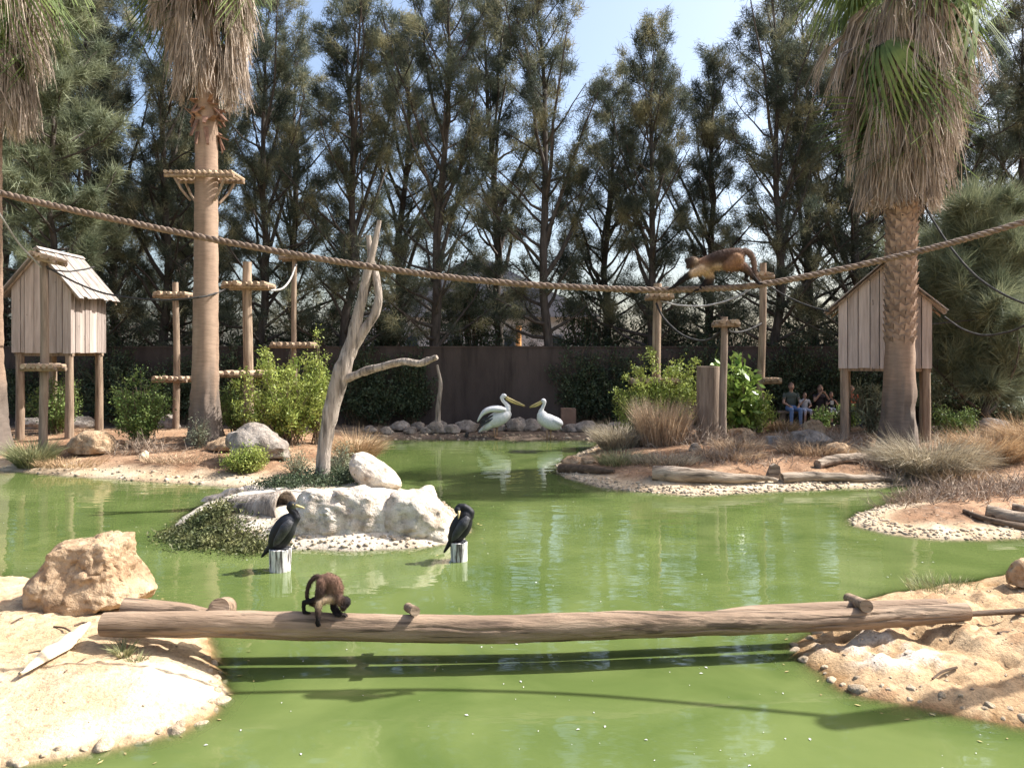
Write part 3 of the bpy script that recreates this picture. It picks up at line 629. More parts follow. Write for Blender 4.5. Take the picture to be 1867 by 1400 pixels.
S('leafy_shrub', 'dark bushes in the shade beyond the left hut', on(230, 780, 23.4), 2.2, .4, 2.2, 80, 7000, .10, 'leaf_dark', 18)
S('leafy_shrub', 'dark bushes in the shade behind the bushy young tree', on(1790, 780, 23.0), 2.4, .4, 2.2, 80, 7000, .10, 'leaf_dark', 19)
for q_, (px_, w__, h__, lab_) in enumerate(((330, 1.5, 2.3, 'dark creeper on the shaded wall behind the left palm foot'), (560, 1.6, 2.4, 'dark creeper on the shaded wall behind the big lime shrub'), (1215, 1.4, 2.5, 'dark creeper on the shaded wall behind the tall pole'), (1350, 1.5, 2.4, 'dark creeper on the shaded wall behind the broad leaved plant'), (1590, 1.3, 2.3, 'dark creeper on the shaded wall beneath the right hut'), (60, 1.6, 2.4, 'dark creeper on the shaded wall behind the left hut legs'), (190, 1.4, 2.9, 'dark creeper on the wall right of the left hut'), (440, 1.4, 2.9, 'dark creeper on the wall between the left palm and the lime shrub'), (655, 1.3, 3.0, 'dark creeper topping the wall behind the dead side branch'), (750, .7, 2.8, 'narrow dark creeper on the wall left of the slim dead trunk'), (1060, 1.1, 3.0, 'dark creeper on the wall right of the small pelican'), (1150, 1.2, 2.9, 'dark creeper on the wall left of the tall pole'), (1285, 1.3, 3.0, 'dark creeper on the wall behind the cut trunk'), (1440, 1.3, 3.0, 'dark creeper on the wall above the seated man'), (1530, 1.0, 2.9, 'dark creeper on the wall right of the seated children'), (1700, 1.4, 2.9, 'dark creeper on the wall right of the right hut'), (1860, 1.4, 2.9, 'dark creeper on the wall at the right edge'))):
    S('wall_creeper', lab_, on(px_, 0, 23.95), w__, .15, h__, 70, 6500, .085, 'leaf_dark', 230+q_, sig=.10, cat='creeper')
S('leafy_shrub', 'grey green bush at the left foot of the tall pole', on(1170, 800, 18.2), .45, .35, 1.1, 40, 2600, .05, 'leaf_grey', 20, elong=4)
S('leafy_shrub', 'small green bush right of the seated people', on(1545, 775, 21.3), .45, .3, .8, 30, 1800, .07, 'leaf_green', 21)
S('leafy_shrub', 'low green bush in front of the seated people', on(1500, 785, 20.6), .30, .25, .72, 22, 1000, .07, 'leaf_green', 22)
tussock('tussock of arching tan grass right of the dead tree', on(652, 812, 16.3), 1500, .22, (.5, 1.0), .012, 'grass_dry', 31, .7, 1.1)
tussock('grey green grass clump at the foot of the dark pole at the left', on(60, 830, 15.9), 1300, .28, (.3, .75), .013, 'grass_green', 32, .9, .6)
tussock('grey green grass clump near the water right of the pelicans', on(1128, 825, 17.3), 1500, .42, (.3, .75), .012, 'grass_straw', 33, .8, .9)
tussock('upright reddish dry grass in front of the tall pole', on(1208, 818, 17.0), 1600, .5, (.5, 1.15), .011, 'grass_red', 34, .35, .35)
tussock('grey tussock drooping to the water below the right palm', on(1695, 862, 14.6), 4200, .60, (.5, 1.15), .010, 'grass_straw', 35, 1.1, 1.5)
tussock('soft tan grass mound at the right edge', on(1800, 858, 15.2), 3200, .55, (.35, .85), .010, 'grass_dry', 36, 1.0, 1.2)
tussock('golden grass mound farthest right', on(1890, 845, 15.8), 2600, .55, (.5, 1.0), .010, 'grass_dry', 37, 1.0, 1.2)
tussock('pinkish dry brush below the grey tussock at the water', on(1740, 880, 14.0), 1800, .5, (.25, .6), .009, 'grass_red', 38, 1.2, .6)
tussock('dry tan grass on the soil behind the long weathered log', on(1330, 862, 15.2), 900, .7, (.12, .35), .010, 'grass_red', 39, 1.3, .8, flat=.4)
tussock('reddish straw heap in front of the wooden base beam', on(1345, 842, 16.0), 900, .5, (.15, .38), .010, 'grass_red', 40, 1.4, .9)
tussock('reddish straw on the soil below the seated people', on(1480, 850, 15.8), 1200, .62, (.15, .45), .010, 'grass_red', 41, 1.2, .9)
tussock('yellow grass tuft in the straw left of the grey tussock', on(1535, 858, 15.4), 700, .25, (.12, .30), .010, 'grass_dry', 42, .8, .9)
tussock('pale grass patch behind the small stone island tip', on(1215, 872, 14.8), 1000, .65, (.10, .30), .010, 'grass_straw', 43, 1.2, .7, flat=.4)
tussock('grey green grass beside the dark sunken log', on(1130, 868, 15.2), 700, .4, (.15, .40), .010, 'grass_green', 44, 1.0, .8)
tussock('pale straw tuft below the boulder by the seated people', on(1425, 800, 19.0), 700, .32, (.2, .45), .012, 'grass_dry', 45, 1.2, 1.2)
tussock('sparse grass tuft on the right front bank', on(1720, 1062, 7.6), 420, .34, (.06, .16), .005, 'grass_green', 46, .8, .6, flat=.3)
tussock('small green weed beside the left end of the log bridge', on(225, 1165, 5.66), 110, .05, (.05, .17), .008, 'grass_green', 47, .9, .5)
tussock('second small weed just right of the first by the log end', on(250, 1172, 5.55), 70, .05, (.03, .12), .007, 'grass_green', 48, .9, .5)
tussock('dry stubble on the soil left of the rounded green shrub', on(130, 850, 15.6), 700, .7, (.08, .25), .010, 'grass_dry', 49, 1.2, .8, flat=.4)
tussock('dry stubble on the soil in front of the left palm', on(330, 850, 15.4), 700, .8, (.06, .22), .010, 'grass_red', 50, 1.2, .8, flat=.5)
def brush(label, base, w, dpt, h, n, seed, name='dry_brush'):
    rng = rs(seed); mb = MB(); base = np.asarray(base)
    for k in range(n):
        p = base+np.array((rng.normal(0, w*.5), rng.normal(0, dpt*.5), -.02)); p[2] = gh(p[0], p[1])-.02
        if p[2] < -.05: continue
        d = nrm(np.array((rng.normal(0, .8), rng.normal(0, .8), .9))); l = h*(.4+.7*rng.random())
        a = p+d*l*.5+rng.normal(0, .02, 3); b = a+nrm(d+rng.normal(0, .5, 3))*l*.5
        mb.tube([p, a, b], [.007, .005, .002], 3, cap=False)
        for _ in range(3):
            e = nrm(d+rng.normal(0, .8, 3))*l*.35; q0 = p+(a-p)*(.4+.6*rng.random()); mb.tube([q0, q0+e*.6, q0+e], [.004, .003, .0015], 3, cap=False)
    o = mb.build(name, M['twig']); o["kind"] = "stuff"; return tag(rest(o), label, 'dry brush')
brush('tangle of dry twigs on the right sandy spit', on(1700, 935, 12.2), 1.1, .6, .42, 420, 61)
brush('dry twigs at the right edge above the split logs', on(1850, 930, 12.4), .9, .6, .38, 320, 62)
brush('bare bleached twigs hanging over the water below the grey tussock', on(1690, 885, 14.0), .8, .3, .5, 160, 63)
brush('dry stalks standing in front of the broad leaved plant', on(1290, 830, 16.6), .9, .3, .5, 60, 64)
brush('bare stalks in front of the right hut legs', on(1560, 830, 16.4), .9, .4, .55, 70, 65)
brush('brown tangle of straw and roots below the seated people', on(1470, 830, 16.6), 1.0, .5, .5, 260, 66)
brush('straw heap behind the long weathered log', on(1340, 860, 15.0), 1.1, .4, .30, 260, 67)
brush('straw and stems in front of the grey tussock', on(1600, 860, 15.0), .7, .4, .40, 160, 68)
brush('dry stems around the tall pole foot', on(1240, 830, 17.0), .9, .4, .85, 160, 69)
brush('dry stems under the rounded green shrub', on(262, 820, 16.3), .7, .3, .55, 110, 70)
def creeper(label, pts, n, size, seed, material='creeper', sig=.12, hh=.12):
    rng = rs(seed); mb = MB(); pts = np.array(pts); i = rng.integers(0, len(pts), n)
    c = pts[i][:, :2]+rng.normal(0, sig, (n, 2)); zz = ghv(c[:, 0], c[:, 1])
    hump = np.array([p[2] for p in pts])[i]
    ctr = np.stack([c[:, 0], c[:, 1], np.maximum(zz, 0.0)+.01+(hh+hump)*rng.random(n)**1.5], -1)
    leaves(mb, ctr, n, size, rng, elong=2.2)
    for k in range(int(n/45)):
        p = ctr[rng.integers(0, n)]; d = np.array((rng.normal(), rng.normal(), .2)); d = nrm(d)*.25
        mb.tube([p-d*.5, p, p+d*.5+np.array((0, 0, -.03))], .004, 3, cap=False)
    o = mb.build('creeping_plant', M[material]); o["kind"] = "stuff"; return tag(rest(o), label, 'ground cover')
def gp(px, py, hump=0): w = G(px, py, .12); return (w[0], w[1], hump)
creeper('mat of creeping leaves on the left end of the rocky island', [gp(330, 965), gp(345, 960, .01), gp(365, 958, .04), gp(385, 956, .05), gp(400, 970, .05), gp(420, 974, .04), gp(440, 982, .01), gp(380, 974, .03), gp(360, 975, .02), gp(405, 948, .02), gp(470, 985)], 9500, .042, 71, sig=.16, hh=.10)
creeper('dark creeping leaves around the foot of the dead tree', [gp(560, 905, .1), gp(590, 900, .12), gp(620, 897, .12), gp(640, 902, .08), gp(540, 912, .04), gp(600, 908, .03), gp(660, 898, .05), gp(520, 908), gp(500, 906)], 7000, .042, 72, material='leaf_dark', sig=.17)

rng = rs(91)
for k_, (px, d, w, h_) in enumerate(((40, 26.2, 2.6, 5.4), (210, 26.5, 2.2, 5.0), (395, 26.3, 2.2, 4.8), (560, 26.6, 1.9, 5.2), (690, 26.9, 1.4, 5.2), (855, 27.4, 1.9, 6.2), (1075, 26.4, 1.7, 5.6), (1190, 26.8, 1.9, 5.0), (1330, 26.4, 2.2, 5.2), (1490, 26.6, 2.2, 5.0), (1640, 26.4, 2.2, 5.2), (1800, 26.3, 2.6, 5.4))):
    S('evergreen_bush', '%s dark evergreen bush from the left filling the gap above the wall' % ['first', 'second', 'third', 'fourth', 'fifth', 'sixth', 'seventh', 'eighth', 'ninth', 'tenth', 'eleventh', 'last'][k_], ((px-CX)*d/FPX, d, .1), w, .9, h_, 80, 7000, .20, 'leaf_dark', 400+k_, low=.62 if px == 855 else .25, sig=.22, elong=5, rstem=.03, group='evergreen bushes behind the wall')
def litter(label, poly, box, n, material, seed, ln=(.04, .14)):
    r_ = rs(seed); c = np.array((box[0], box[1]))+np.array((box[2]-box[0], box[3]-box[1]))*r_.random((n*2, 2)); c = c[sdist(c[:, 0], c[:, 1], poly) > .25][:n]; n = len(c)
    k = fbm(np.stack([c[:, 0], c[:, 1], 0*c[:, 0]], -1)*1.2, seed, 3); c = c[k > -.15]; n = len(c)
    p = np.stack([c[:, 0], c[:, 1], ghv(c[:, 0], c[:, 1])+.004+.02*r_.random(n)], -1); a = r_.random(n)*6.3; l = ln[0]+(ln[1]-ln[0])*r_.random(n)
    d_ = np.stack([np.cos(a)*l, np.sin(a)*l, .3*l*r_.random(n)], -1); mb = MB(); needles(mb, p, d_, np.full(n, .012), r_)
    o = mb.build('dry_litter', M[material]); o["kind"] = "stuff"; tag(o, label, 'litter')
litter('dry leaf litter and straw scattered over the left soil bank', MAIN, (-15, 14.5, -3.5, 21), 9000, 'grass_red', 501)
litter('dry straw scattered over the right shore around the logs', MAIN, (1, 12, 14, 21), 11000, 'grass_dry', 502)
litter('brown leaf litter scattered over the right shore', MAIN, (1, 9.5, 14, 21), 7000, 'twig', 503)

# ------------------------------------------------------------------ huts on stilts
def rotz(a): c, s = math.cos(a), math.sin(a); return np.array(((c, -s, 0), (s, c, 0), (0, 0, 1)))
def hut(label, centre, yaw, w, dp, zb, ze, za, over, seed, nfront=8, legs=None, zoff=.0):
    rng = rs(seed); c = np.array((centre[0], centre[1], 0)); R = rotz(yaw)
    t = thing('stilt_hut', label, 'hut', (c[0], c[1], legs[0]))
    def W(p): return (np.asarray(p, float) @ R.T)+c
    hw, hd = w/2, dp/2
    roofz = lambda x: za-(za-ze)*abs(x)/hw
    for face in (-1, 1):             # gable walls of upright planks
        xs_ = np.linspace(-hw, hw, nfront+1); xs_[1:-1] += rng.normal(0, .018, nfront-1)
        for k in range(nfront):
            a, b = xs_[k]+.008, xs_[k+1]-.008; lo = zb-.03*rng.random(); yy = face*hd+rng.normal(0, .009)
            pl = [(a, yy, lo), (b, yy, lo), (b, yy, roofz(b)-.02)]
            if a < 0 < b: pl.append((0, yy, za-.02))
            pl.append((a, yy, roofz(a)-.02))
            mb = MB(); mb.prism(W(pl), R @ np.array((0, face*.026, 0))); mb.build('plank', M['plank'], t)
    for face in (-1, 1):
        n = max(5, int(nfront*dp/w)); ys_ = np.linspace(-hd+.01, hd-.01, n+1); ys_[1:-1] += rng.normal(0, .015, n-1)
        for k in range(n):
            a, b = ys_[k]+.008, ys_[k+1]-.008; xx = face*(hw-.03)+rng.normal(0, .006)
            mb = MB(); lo = zb-.02*rng.random(); mb.prism(W([(xx, a, lo), (xx, b, lo), (xx, b, ze+.02), (xx, a, ze+.02)]), R @ np.array((face*.026, 0, 0))); mb.build('plank', M['plank'], t)
    mb = MB(); mb.box(W((0, 0, zb+.02)), (hw-.05, hd-.05, .03), R); mb.build('floor', M['plank'], t)
    sl_n = nrm(np.array((hw, za-ze))); L = math.hypot(hw, za-ze)+over
    for face in (-1, 1):             # roof of boards running down the slope
        n = max(6, int((dp+.36)/.17)); ys_ = np.linspace(-hd-.20, hd+.16, n+1)
        for k in range(n):
            a, b = ys_[k]+.003, ys_[k+1]-.003; l = L+rng.normal(0, .022); up = .02+.012*(k % 2)+rng.normal(0, .003)
            p0 = np.array((face*(-.0), a, za+up)); dv = np.array((face*sl_n[0], 0, -sl_n[1]))*l
            mb = MB(); q = [p0, p0+np.array((0, b-a, 0)), p0+np.array((0, b-a, 0))+dv, p0+dv]
            mb.prism(W(q), R @ np.array((face*sl_n[1], 0, sl_n[0]))*.024); mb.build('roof_board', M['roof_board'], t)
        for yy in (-hd-.12, hd+.06):
            p0 = np.array((0, yy, za-.025)); dv = np.array((face*sl_n[0], 0, -sl_n[1]))*(L-.05)
            mb = MB(); mb.prism(W([p0, p0+np.array((0, .045, 0)), p0+np.array((0, .045, 0))+dv, p0+dv]), (0, 0, -.06)); mb.build('rafter', M['pole'], t)
    mb = MB(); mb.prism(W([(-.09, -hd-.22, za+.012), (0, -hd-.22, za+.085), (.09, -hd-.22, za+.012)]), R @ np.array((0, dp+.42, 0))); mb.build('ridge_board', M['roof_board'], t)
    for sx, sy in ((-1, -1), (1, -1), (-1, 1), (1, 1)):
        p = W((sx*(hw-.12), sy*(hd-.10), 0)); zg = gh(p[0], p[1])-.1
        mb = MB(); mb.tube([(p[0], p[1], zg), (p[0]+.01, p[1], (zg+zb)/2), (p[0], p[1], zb-.005)], [.10, .092, .088], 12, wob=.05, seed=seed+sx*3+sy, wscale=3); mb.build('leg', M['pole'], t, smooth=True, sharp=50)
    for sy in (-1, 1):
        mb = MB(); mb.box(W((0, sy*(hd-.10), zb-.045)), (hw-.02, .045, .04), R); mb.build('beam', M['pole'], t)
    return t
dL = 18.0; xl = (22-CX)*dL/FPX; xr = (131-CX)*dL/FPX
hut('weathered wooden hut on stilts at the left with a pale board roof', ((xl+xr)/2, dL+.75), 0, xr-xl, 1.5, 2.42, 3.98, 4.80, .40, 3, 8, legs=(gh((xl+xr)/2, dL),))
hx, hyy = (1612-CX)*17.9/FPX, 17.9
hut('wooden gabled hut on stilts at the right behind the palm', (hx, hyy), -math.atan2(hx, hyy), 1.90, 1.5, 2.08, 3.56, 4.42, .38, 4, 9, legs=(gh(hx, hyy),))

# ------------------------------------------------------------------ climbing poles with slatted platforms
def slat_deck(par, c, hw, hd, nsl, rng, material='slat', beam_r=.05, ring=False, tilt=0):
    c = np.asarray(c, float)
    mb = MB()
    for sy in (-1, 1):
        a = c+np.array((-hw, sy*hd*.62, -.055-tilt*hw)); b = c+np.array((hw, sy*hd*.62, -.055+tilt*hw)); mb.tube([a, (a+b)/2, b], beam_r, 8, wob=.06, seed=int(rng.integers(99)))
    pf = mb.build('platform', M['pole'], par, smooth=True, sharp=50)
    for k in range(nsl):
        x = -hw+.03+(2*hw-.06)*(k+.5)/nsl+rng.normal(0, .006); h_ = hd*(1+.10*rng.normal())
        p = c+np.array((x, 0, beam_r*.2+tilt*x)); r_ = min(.055, (2*hw/nsl)*.46)
        mb = MB(); mb.tube([p+np.array((rng.normal(0, .01), -h_, rng.normal(0, .006))), p, p+np.array((rng.normal(0, .01), h_, rng.normal(0, .006)))], r_*(1+.1*rng.normal()), 7, wob=.08, seed=int(rng.integers(99)))
        mb.build('slat', M[material], pf, smooth=True, sharp=50)
    return pf
def pole_thing(label, px, d, ytop, r, decks, seed, px_top=None, material='pole', ybase=None, slat='slat'):
    rng = rs(seed); b = on(px, 0, d)
    t = thing('climbing_pole', label, 'pole', b)
    tp = P(px if px_top is None else px_top, ytop, d); mid = (b+tp)/2+np.array((rng.normal(0, .02), 0, 0))
    mb = MB(); s = np.linspace(0, 1, 9)[:, None]; path = b+(tp-b)*s; path[:, 0] += .02*np.sin(s[:, 0]*5+seed); path[0, 2] -= .2
    mb.tube(path, np.linspace(r*1.05, r*.9, 9), 12, wob=.04, seed=seed); mb.build('pole_shaft', M[material], t, smooth=True, sharp=50)
    for (x0, x1, yy, nsl, hd, tl) in decks:
        c = P((x0+x1)/2, yy, d); slat_deck(t, c, (x1-x0)/2*d/FPX, hd, nsl, rng, slat, tilt=tl)
    return t
pole_thing('dark thin pole with a lopsided slatted top in front of the left hut', 80, 16.6, 478, .085, [(47, 112, 668, 6, .28, 0), (62, 112, 470, 6, .30, -.28)], 11, material='pole_dark', slat='slat')
pole_thing('wooden pole with two slatted platforms just left of the left palm', 321, 20.4, 515, .085, [(286, 350, 537, 7, .34, 0), (284, 347, 690, 6, .34, 0)], 12)
pole_thing('thick wooden pole with a wide slatted platform right of the left palm', 452, 18.2, 478, .115, [(411, 496, 520, 7, .42, 0), (402, 500, 680, 7, .42, 0)], 13)
pole_thing('far slim pole carrying a platform above the big lime shrub', 537, 21.2, 462, .075, [(512, 560, 468, 6, .30, .05), (496, 577, 628, 7, .34, 0)], 14)
pole_thing('tall pole with rope and slatted shelf standing right of the pelicans', 1198, 19.6, 517, .115, [(1178, 1226, 540, 5, .32, 0), (1148, 1238, 694, 8, .36, 0)], 15)
pole_thing('shorter dark pole with round top plate beside the wooden stump', 1319, 16.9, 578, .085, [(1301, 1346, 588, 5, .24, 0)], 16, material='pole_dark')
pole_thing('slim leaning pole with crosspiece behind the walking monkey', 1386, 19.2, 480, .095, [(1371, 1408, 502, 4, .26, 0), (1386, 1420, 692, 5, .3, 0)], 17, px_top=1391)
b = on(1291, 0, 17.3); mb = MB(); s = np.linspace(0, 1, 7)
mb.tube(np.stack([b[0]+0*s, b[1]+0*s, b[2]-.1+s*(P(0, 668, 17.3)[2]-b[2]+.1)], -1), .255, 24, wob=.04, seed=3, wscale=2); o = mb.build('tree_stump', M['pole_dark'], smooth=True, sharp=50)
tag(rest(o), 'thick upright cut trunk standing beside the shorter dark pole', 'stump')
t = thing('wooden_base', 'low square beam frame with short slats at the foot of the shorter pole', 'platform', on(1320, 0, 16.6))
rng = rs(23); c0 = P(1320, 821, 16.6); hw = 65*16.6/FPX
for sy in (0, .62):
    mb = MB(); mb.box(c0+np.array((0, sy, 0)), (hw, .06, .085)); mb.build('beam', M['log'], t)
for k in range(6):
    x = c0[0]-hw+.12+k*(2*hw-.24)/5; mb = MB(); mb.tube([(x, c0[1]-.07, c0[2]+.125), (x, c0[1]+.3, c0[2]+.13), (x, c0[1]+.7, c0[2]+.125)], .042, 8, wob=.08, seed=k); mb.build('slat', M['slat'], t, smooth=True, sharp=50)
# ring platform round the left palm
t = thing('palm_platform', 'slatted wooden platform with braces fixed high round the left palm trunk', 'platform', P(374, 326, 17.2))
rng = rs(24); c0 = P(374, 326, 17.2); hw = 62*17.2/FPX
for sy in (-.33, .33):
    mb = MB(); mb.tube([c0+np.array((-hw, sy, 0)), c0+np.array((0, sy, .005)), c0+np.array((hw, sy, -.01))], .042, 8, wob=.05); pf = mb.build('beam', M['pole'], t, smooth=True, sharp=50)
for k in range(13):
    x = -hw+.05+(2*hw-.1)*k/12
    for ya, yb in (((-.42, .42),) if abs(x) > .30 else ((-.46, -.30), (.30, .46))):
        mb = MB(); p = c0+np.array((x, 0, .068)); mb.tube([p+np.array((0, ya, 0)), p+np.array((0, (ya+yb)/2, 0)), p+np.array((0, yb, rng.normal(0, .006)))], .040, 7, wob=.08, seed=k); mb.build('slat', M['slat'], t, smooth=True, sharp=50)
for sx in (-1, 1):
    for sy in (-.30, .30):
        mb = MB(); mb.tube([c0+np.array((sx*hw*.72, sy, -.05)), c0+np.array((sx*.42, sy*.8, -.30)), c0+np.array((sx*.26, sy*.5, -.52))], .03, 7); mb.build('brace', M['pole'], t, smooth=True, sharp=50)

# ------------------------------------------------------------------ ropes
def spline(ctrl, n):
    ctrl = np.array(ctrl, float); m = len(ctrl); seg = np.linalg.norm(np.diff(ctrl, axis=0), axis=1); u = np.concatenate([[0], np.cumsum(seg)])
    P_ = np.vstack([2*ctrl[0]-ctrl[1], ctrl, 2*ctrl[-1]-ctrl[-2]]); tt = np.linspace(0, u[-1], n); out = []
    for v in tt:
        i = min(np.searchsorted(u, v, side='right')-1, m-2); f = (v-u[i])/max(seg[i], 1e-9); a, b_, c_, d_ = P_[i], P_[i+1], P_[i+2], P_[i+3]
        out.append(.5*((2*b_)+(-a+c_)*f+(2*a-5*b_+4*c_-d_)*f*f+(-a+3*b_-3*c_+d_)*f**3))
    return np.array(out), u[-1]
def rope(label, ctrl, r, material, strands=3, pitch=.14, step=.018):
    p, L = spline(ctrl, 40); n = int(max(40, np.linalg.norm(np.diff(p, axis=0), axis=1).sum()/step)); p, L = spline(ctrl, n)
    t = nrm(np.gradient(p, axis=0)); a = nrm(np.cross(t, (0, 0, 1.0))); b_ = np.cross(t, a); s = np.linspace(0, L, n); mb = MB()
    for k in range(strands):
        th = s/pitch*2*math.pi+k*2*math.pi/strands
        mb.tube(p+(a*np.cos(th)[:, None]+b_*np.sin(th)[:, None])*r*.52, r*.56, 6)
    o = mb.build('rope', M[material], smooth=True); return tag(rest(o), label, 'rope')
MR = [P(-320, 262, 5.75), P(0, 352, 5.85), P(330, 425, 5.95), P(640, 481, 6.0), P(900, 514, 6.05), P(1150, 528, 6.1), P(1270, 527, 6.12), P(1400, 517, 6.15), P(1640, 467, 6.15), P(1867, 405, 6.1), P(2330, 262, 5.95)]
rope('thick twisted brown rope sagging across the whole view in front of everything', MR, .0255, 'rope', pitch=.15, step=.012)
def thin(label, pts, r=.020, material='rope_black'): return rope(label, [P(*q) for q in pts], r, material, pitch=.10, step=.03)
thin('grey rope dropping from the upper left to the dark pole top', [(-60, 300, 14.5), (0, 392, 15.3), (35, 445, 16.0), (76, 488, 16.5)], .022, 'rope_pale')
thin('black rope sagging from the dark pole to the wide platform', [(84, 486, 16.5), (140, 516, 16.8), (200, 537, 17.0), (290, 547, 16.7), (370, 541, 16.6), (414, 527, 17.9)], .024)
thin('short black rope curving from the dark pole towards the hut roof', [(86, 490, 16.5), (120, 495, 16.9), (150, 492, 17.4), (172, 487, 17.9)], .020)
thin('pale rope rising from the wide platform to the far slim pole', [(494, 530, 18.0), (515, 526, 18.8), (530, 508, 20.2), (540, 482, 21.1)], .028, 'rope_pale')
thin('pale upper rope sagging between the tall pole and the leaning pole', [(1204, 549, 19.5), (1240, 557, 19.4), (1290, 557, 19.3), (1345, 541, 19.2), (1388, 510, 19.1)], .028, 'rope_pale')
thin('lower rope hanging from the tall pole to the shorter dark pole', [(1196, 553, 19.5), (1212, 582, 19.1), (1245, 611, 18.5), (1285, 621, 17.6), (1318, 602, 16.9)], .028)
thin('black rope from the shorter dark pole up to the leaning pole', [(1322, 603, 16.9), (1345, 606, 17.5), (1368, 600, 18.4), (1388, 590, 19.1)], .028)
thin('thin dark rope from the leaning pole to the right hut roof', [(1396, 517, 19.1), (1430, 538, 18.6), (1470, 556, 18.0), (1512, 568, 17.5)], .022)
thin('dark rope falling from the right palm skirt to the right edge', [(1660, 330, 16.2), (1700, 400, 15.6), (1740, 460, 15.0), (1790, 512, 14.5), (1867, 553, 14.0), (1960, 570, 13.6)], .024)
thin('dark rope looping from the right hut eave to the right edge', [(1722, 578, 17.3), (1755, 600, 16.8), (1792, 611, 16.3), (1830, 607, 15.8), (1867, 594, 15.3), (1960, 540, 14.6)], .024)
thin('black rope slanting behind the right hut into the bushy young tree', [(1690, 592, 18.4), (1740, 587, 18.6), (1800, 580, 18.9), (1850, 572, 19.2)], .020)
thin('thin dark rope rising from the right palm trunk under its skirt', [(1646, 392, 16.0), (1630, 410, 16.4), (1600, 440, 17.2), (1560, 466, 18.0)], .018)
# posts that carry the thick rope, just outside the picture on either side
for lab, q, yb in (('stout post at the right that carries the thick rope', MR[-1], 0), ('stout post at the left that carries the thick rope', MR[0], 0)):
    zg = gh(q[0], q[1])-.3; mb = MB(); mb.tube([(q[0], q[1], zg), (q[0], q[1], q[2]*.5), (q[0], q[1], q[2]+.25)], [.12, .11, .10], 14, wob=.05); tag(rest(mb.build('rope_post', M['pole'], smooth=True, sharp=50)), lab, 'post')

# ------------------------------------------------------------------ rocks
_ICO = {}
def ico(n):
    if n not in _ICO:
        import bmesh
        bm = bmesh.new(); bmesh.ops.create_icosphere(bm, subdivisions=n, radius=1.0); bm.verts.ensure_lookup_table()
        v = np.array([x.co[:] for x in bm.verts]); f = np.array([[w.index for w in q.verts] for q in bm.faces]); bm.free(); _ICO[n] = (v, f)
    return _ICO[n]
def rock_mesh(seed, size, sub=4, rough=.22, cuts=9, cutd=(.72, .95), fine=.03, flat=.35, fs=5, R=None, pits=0):
    v, f = ico(sub); v = v.copy(); rng = rs(seed)
    for k in range(cuts):
        n = nrm(rng.normal(size=3)); d = cutd[0]+(cutd[1]-cutd[0])*rng.random()
        s = v@n; v = v-np.outer(np.maximum(s-d, 0)*.9, n)
    r = 1+rough*fbm(v*1.3+seed, seed, 3)+fine*fbm(v*fs+seed, seed+5, 4)
    if pits:
        pn = vnoise(v*5+seed, seed+50); r = r-pits*np.clip(pn-.35, 0, 1)-pits*.6*np.clip(vnoise(v*11, seed+51)-.45, 0, 1)
    v = v*r[:, None]; v[:, 2] = np.where(v[:, 2] < -flat, -flat+(v[:, 2]+flat)*.15, v[:, 2])
    v = v*np.asarray(size)
    if R is not None: v = v@np.asarray(R).T
    return v, f
def rock(name, label, c, size, seed, material='rock_grey', cat='rock', group=None, **k):
    mb = MB(); v, f = rock_mesh(seed, size, **k); mb.add(v+np.asarray(c), f)
    o = mb.build(name, M[material], smooth=True, sharp=38); return tag(rest(o), label, cat, group)
def shaped_rock(name, label, outline, c, depth, seed, material, sub=5, fine=.02, fs=6, pits=.0, rough=.08, lean=0):
    # outline: (height fraction, left x, right x) slices in metres about c, ellipse sections of the given depth
    v, f = ico(sub); v = v.copy(); hs = np.array([o_[0] for o_ in outline]); lx = np.array([o_[1] for o_ in outline]); rx = np.array([o_[2] for o_ in outline])
    zt = (v[:, 2]*.5+.5)*hs[-1]; L_ = np.interp(zt, hs, lx); R_ = np.interp(zt, hs, rx)
    rxy = np.sqrt(np.maximum(1-v[:, 2]**2, 1e-6)); ux = v[:, 0]/rxy; uy = v[:, 1]/rxy
    sq = 1/np.maximum(np.abs(ux), np.abs(uy))**.35
    rel = np.clip(rxy*1.9, 0, 1)
    x = (L_+R_)/2+(R_-L_)/2*ux*rel*np.minimum(sq, 1.15); y = depth*((R_-L_)/(R_-L_).max())**.6*uy*rel*np.minimum(sq, 1.15)+lean*zt
    p = np.stack([x, y, zt], -1); nn = nrm(np.stack([ux*rel, uy*rel, v[:, 2]], -1))
    q_ = p*fs*.25+seed
    dsp = rough*fbm(q_*1.6, seed, 3)+fine*fbm(p*fs+seed, seed+3, 4)
    rid = np.abs(fbm(p*fs*.9, seed+9, 3)); dsp = dsp-fine*1.2*np.clip(.25-rid, 0, 1)*4*.5
    if pits:
        pn = vnoise(p*7+seed, seed+50); dsp = dsp-pits*np.clip(pn-.25, 0, 1)-pits*.6*np.clip(vnoise(p*15, seed+51)-.35, 0, 1)
    p = p+nn*dsp[:, None]
    mb = MB(); mb.add(p+np.asarray(c), f); o = mb.build(name, M[material], smooth=True, sharp=42); return tag(rest(o), label, 'rock')
sc = 6.0/FPX                        # big rock on the left bank
def sl3(rows, cx, y0, sc_): return [((y0-y)*sc_, (a-cx)*sc_, (b_-cx)*sc_) for y, a, b_ in rows]
shaped_rock('boulder', 'large rugged tan boulder on the left front bank beside the log bridge', sl3([(1104, 95, 235), (1092, 68, 272), (1078, 58, 286), (1062, 54, 276), (1045, 58, 262), (1030, 74, 255), (1010, 90, 250), (985, 100, 245), (968, 118, 240), (956, 150, 228)], 165, 1104, sc),
            P(165, 1104, 6.85), .40, 5, 'rock_tan', sub=6, fine=.026, fs=8, pits=.05, rough=.05)
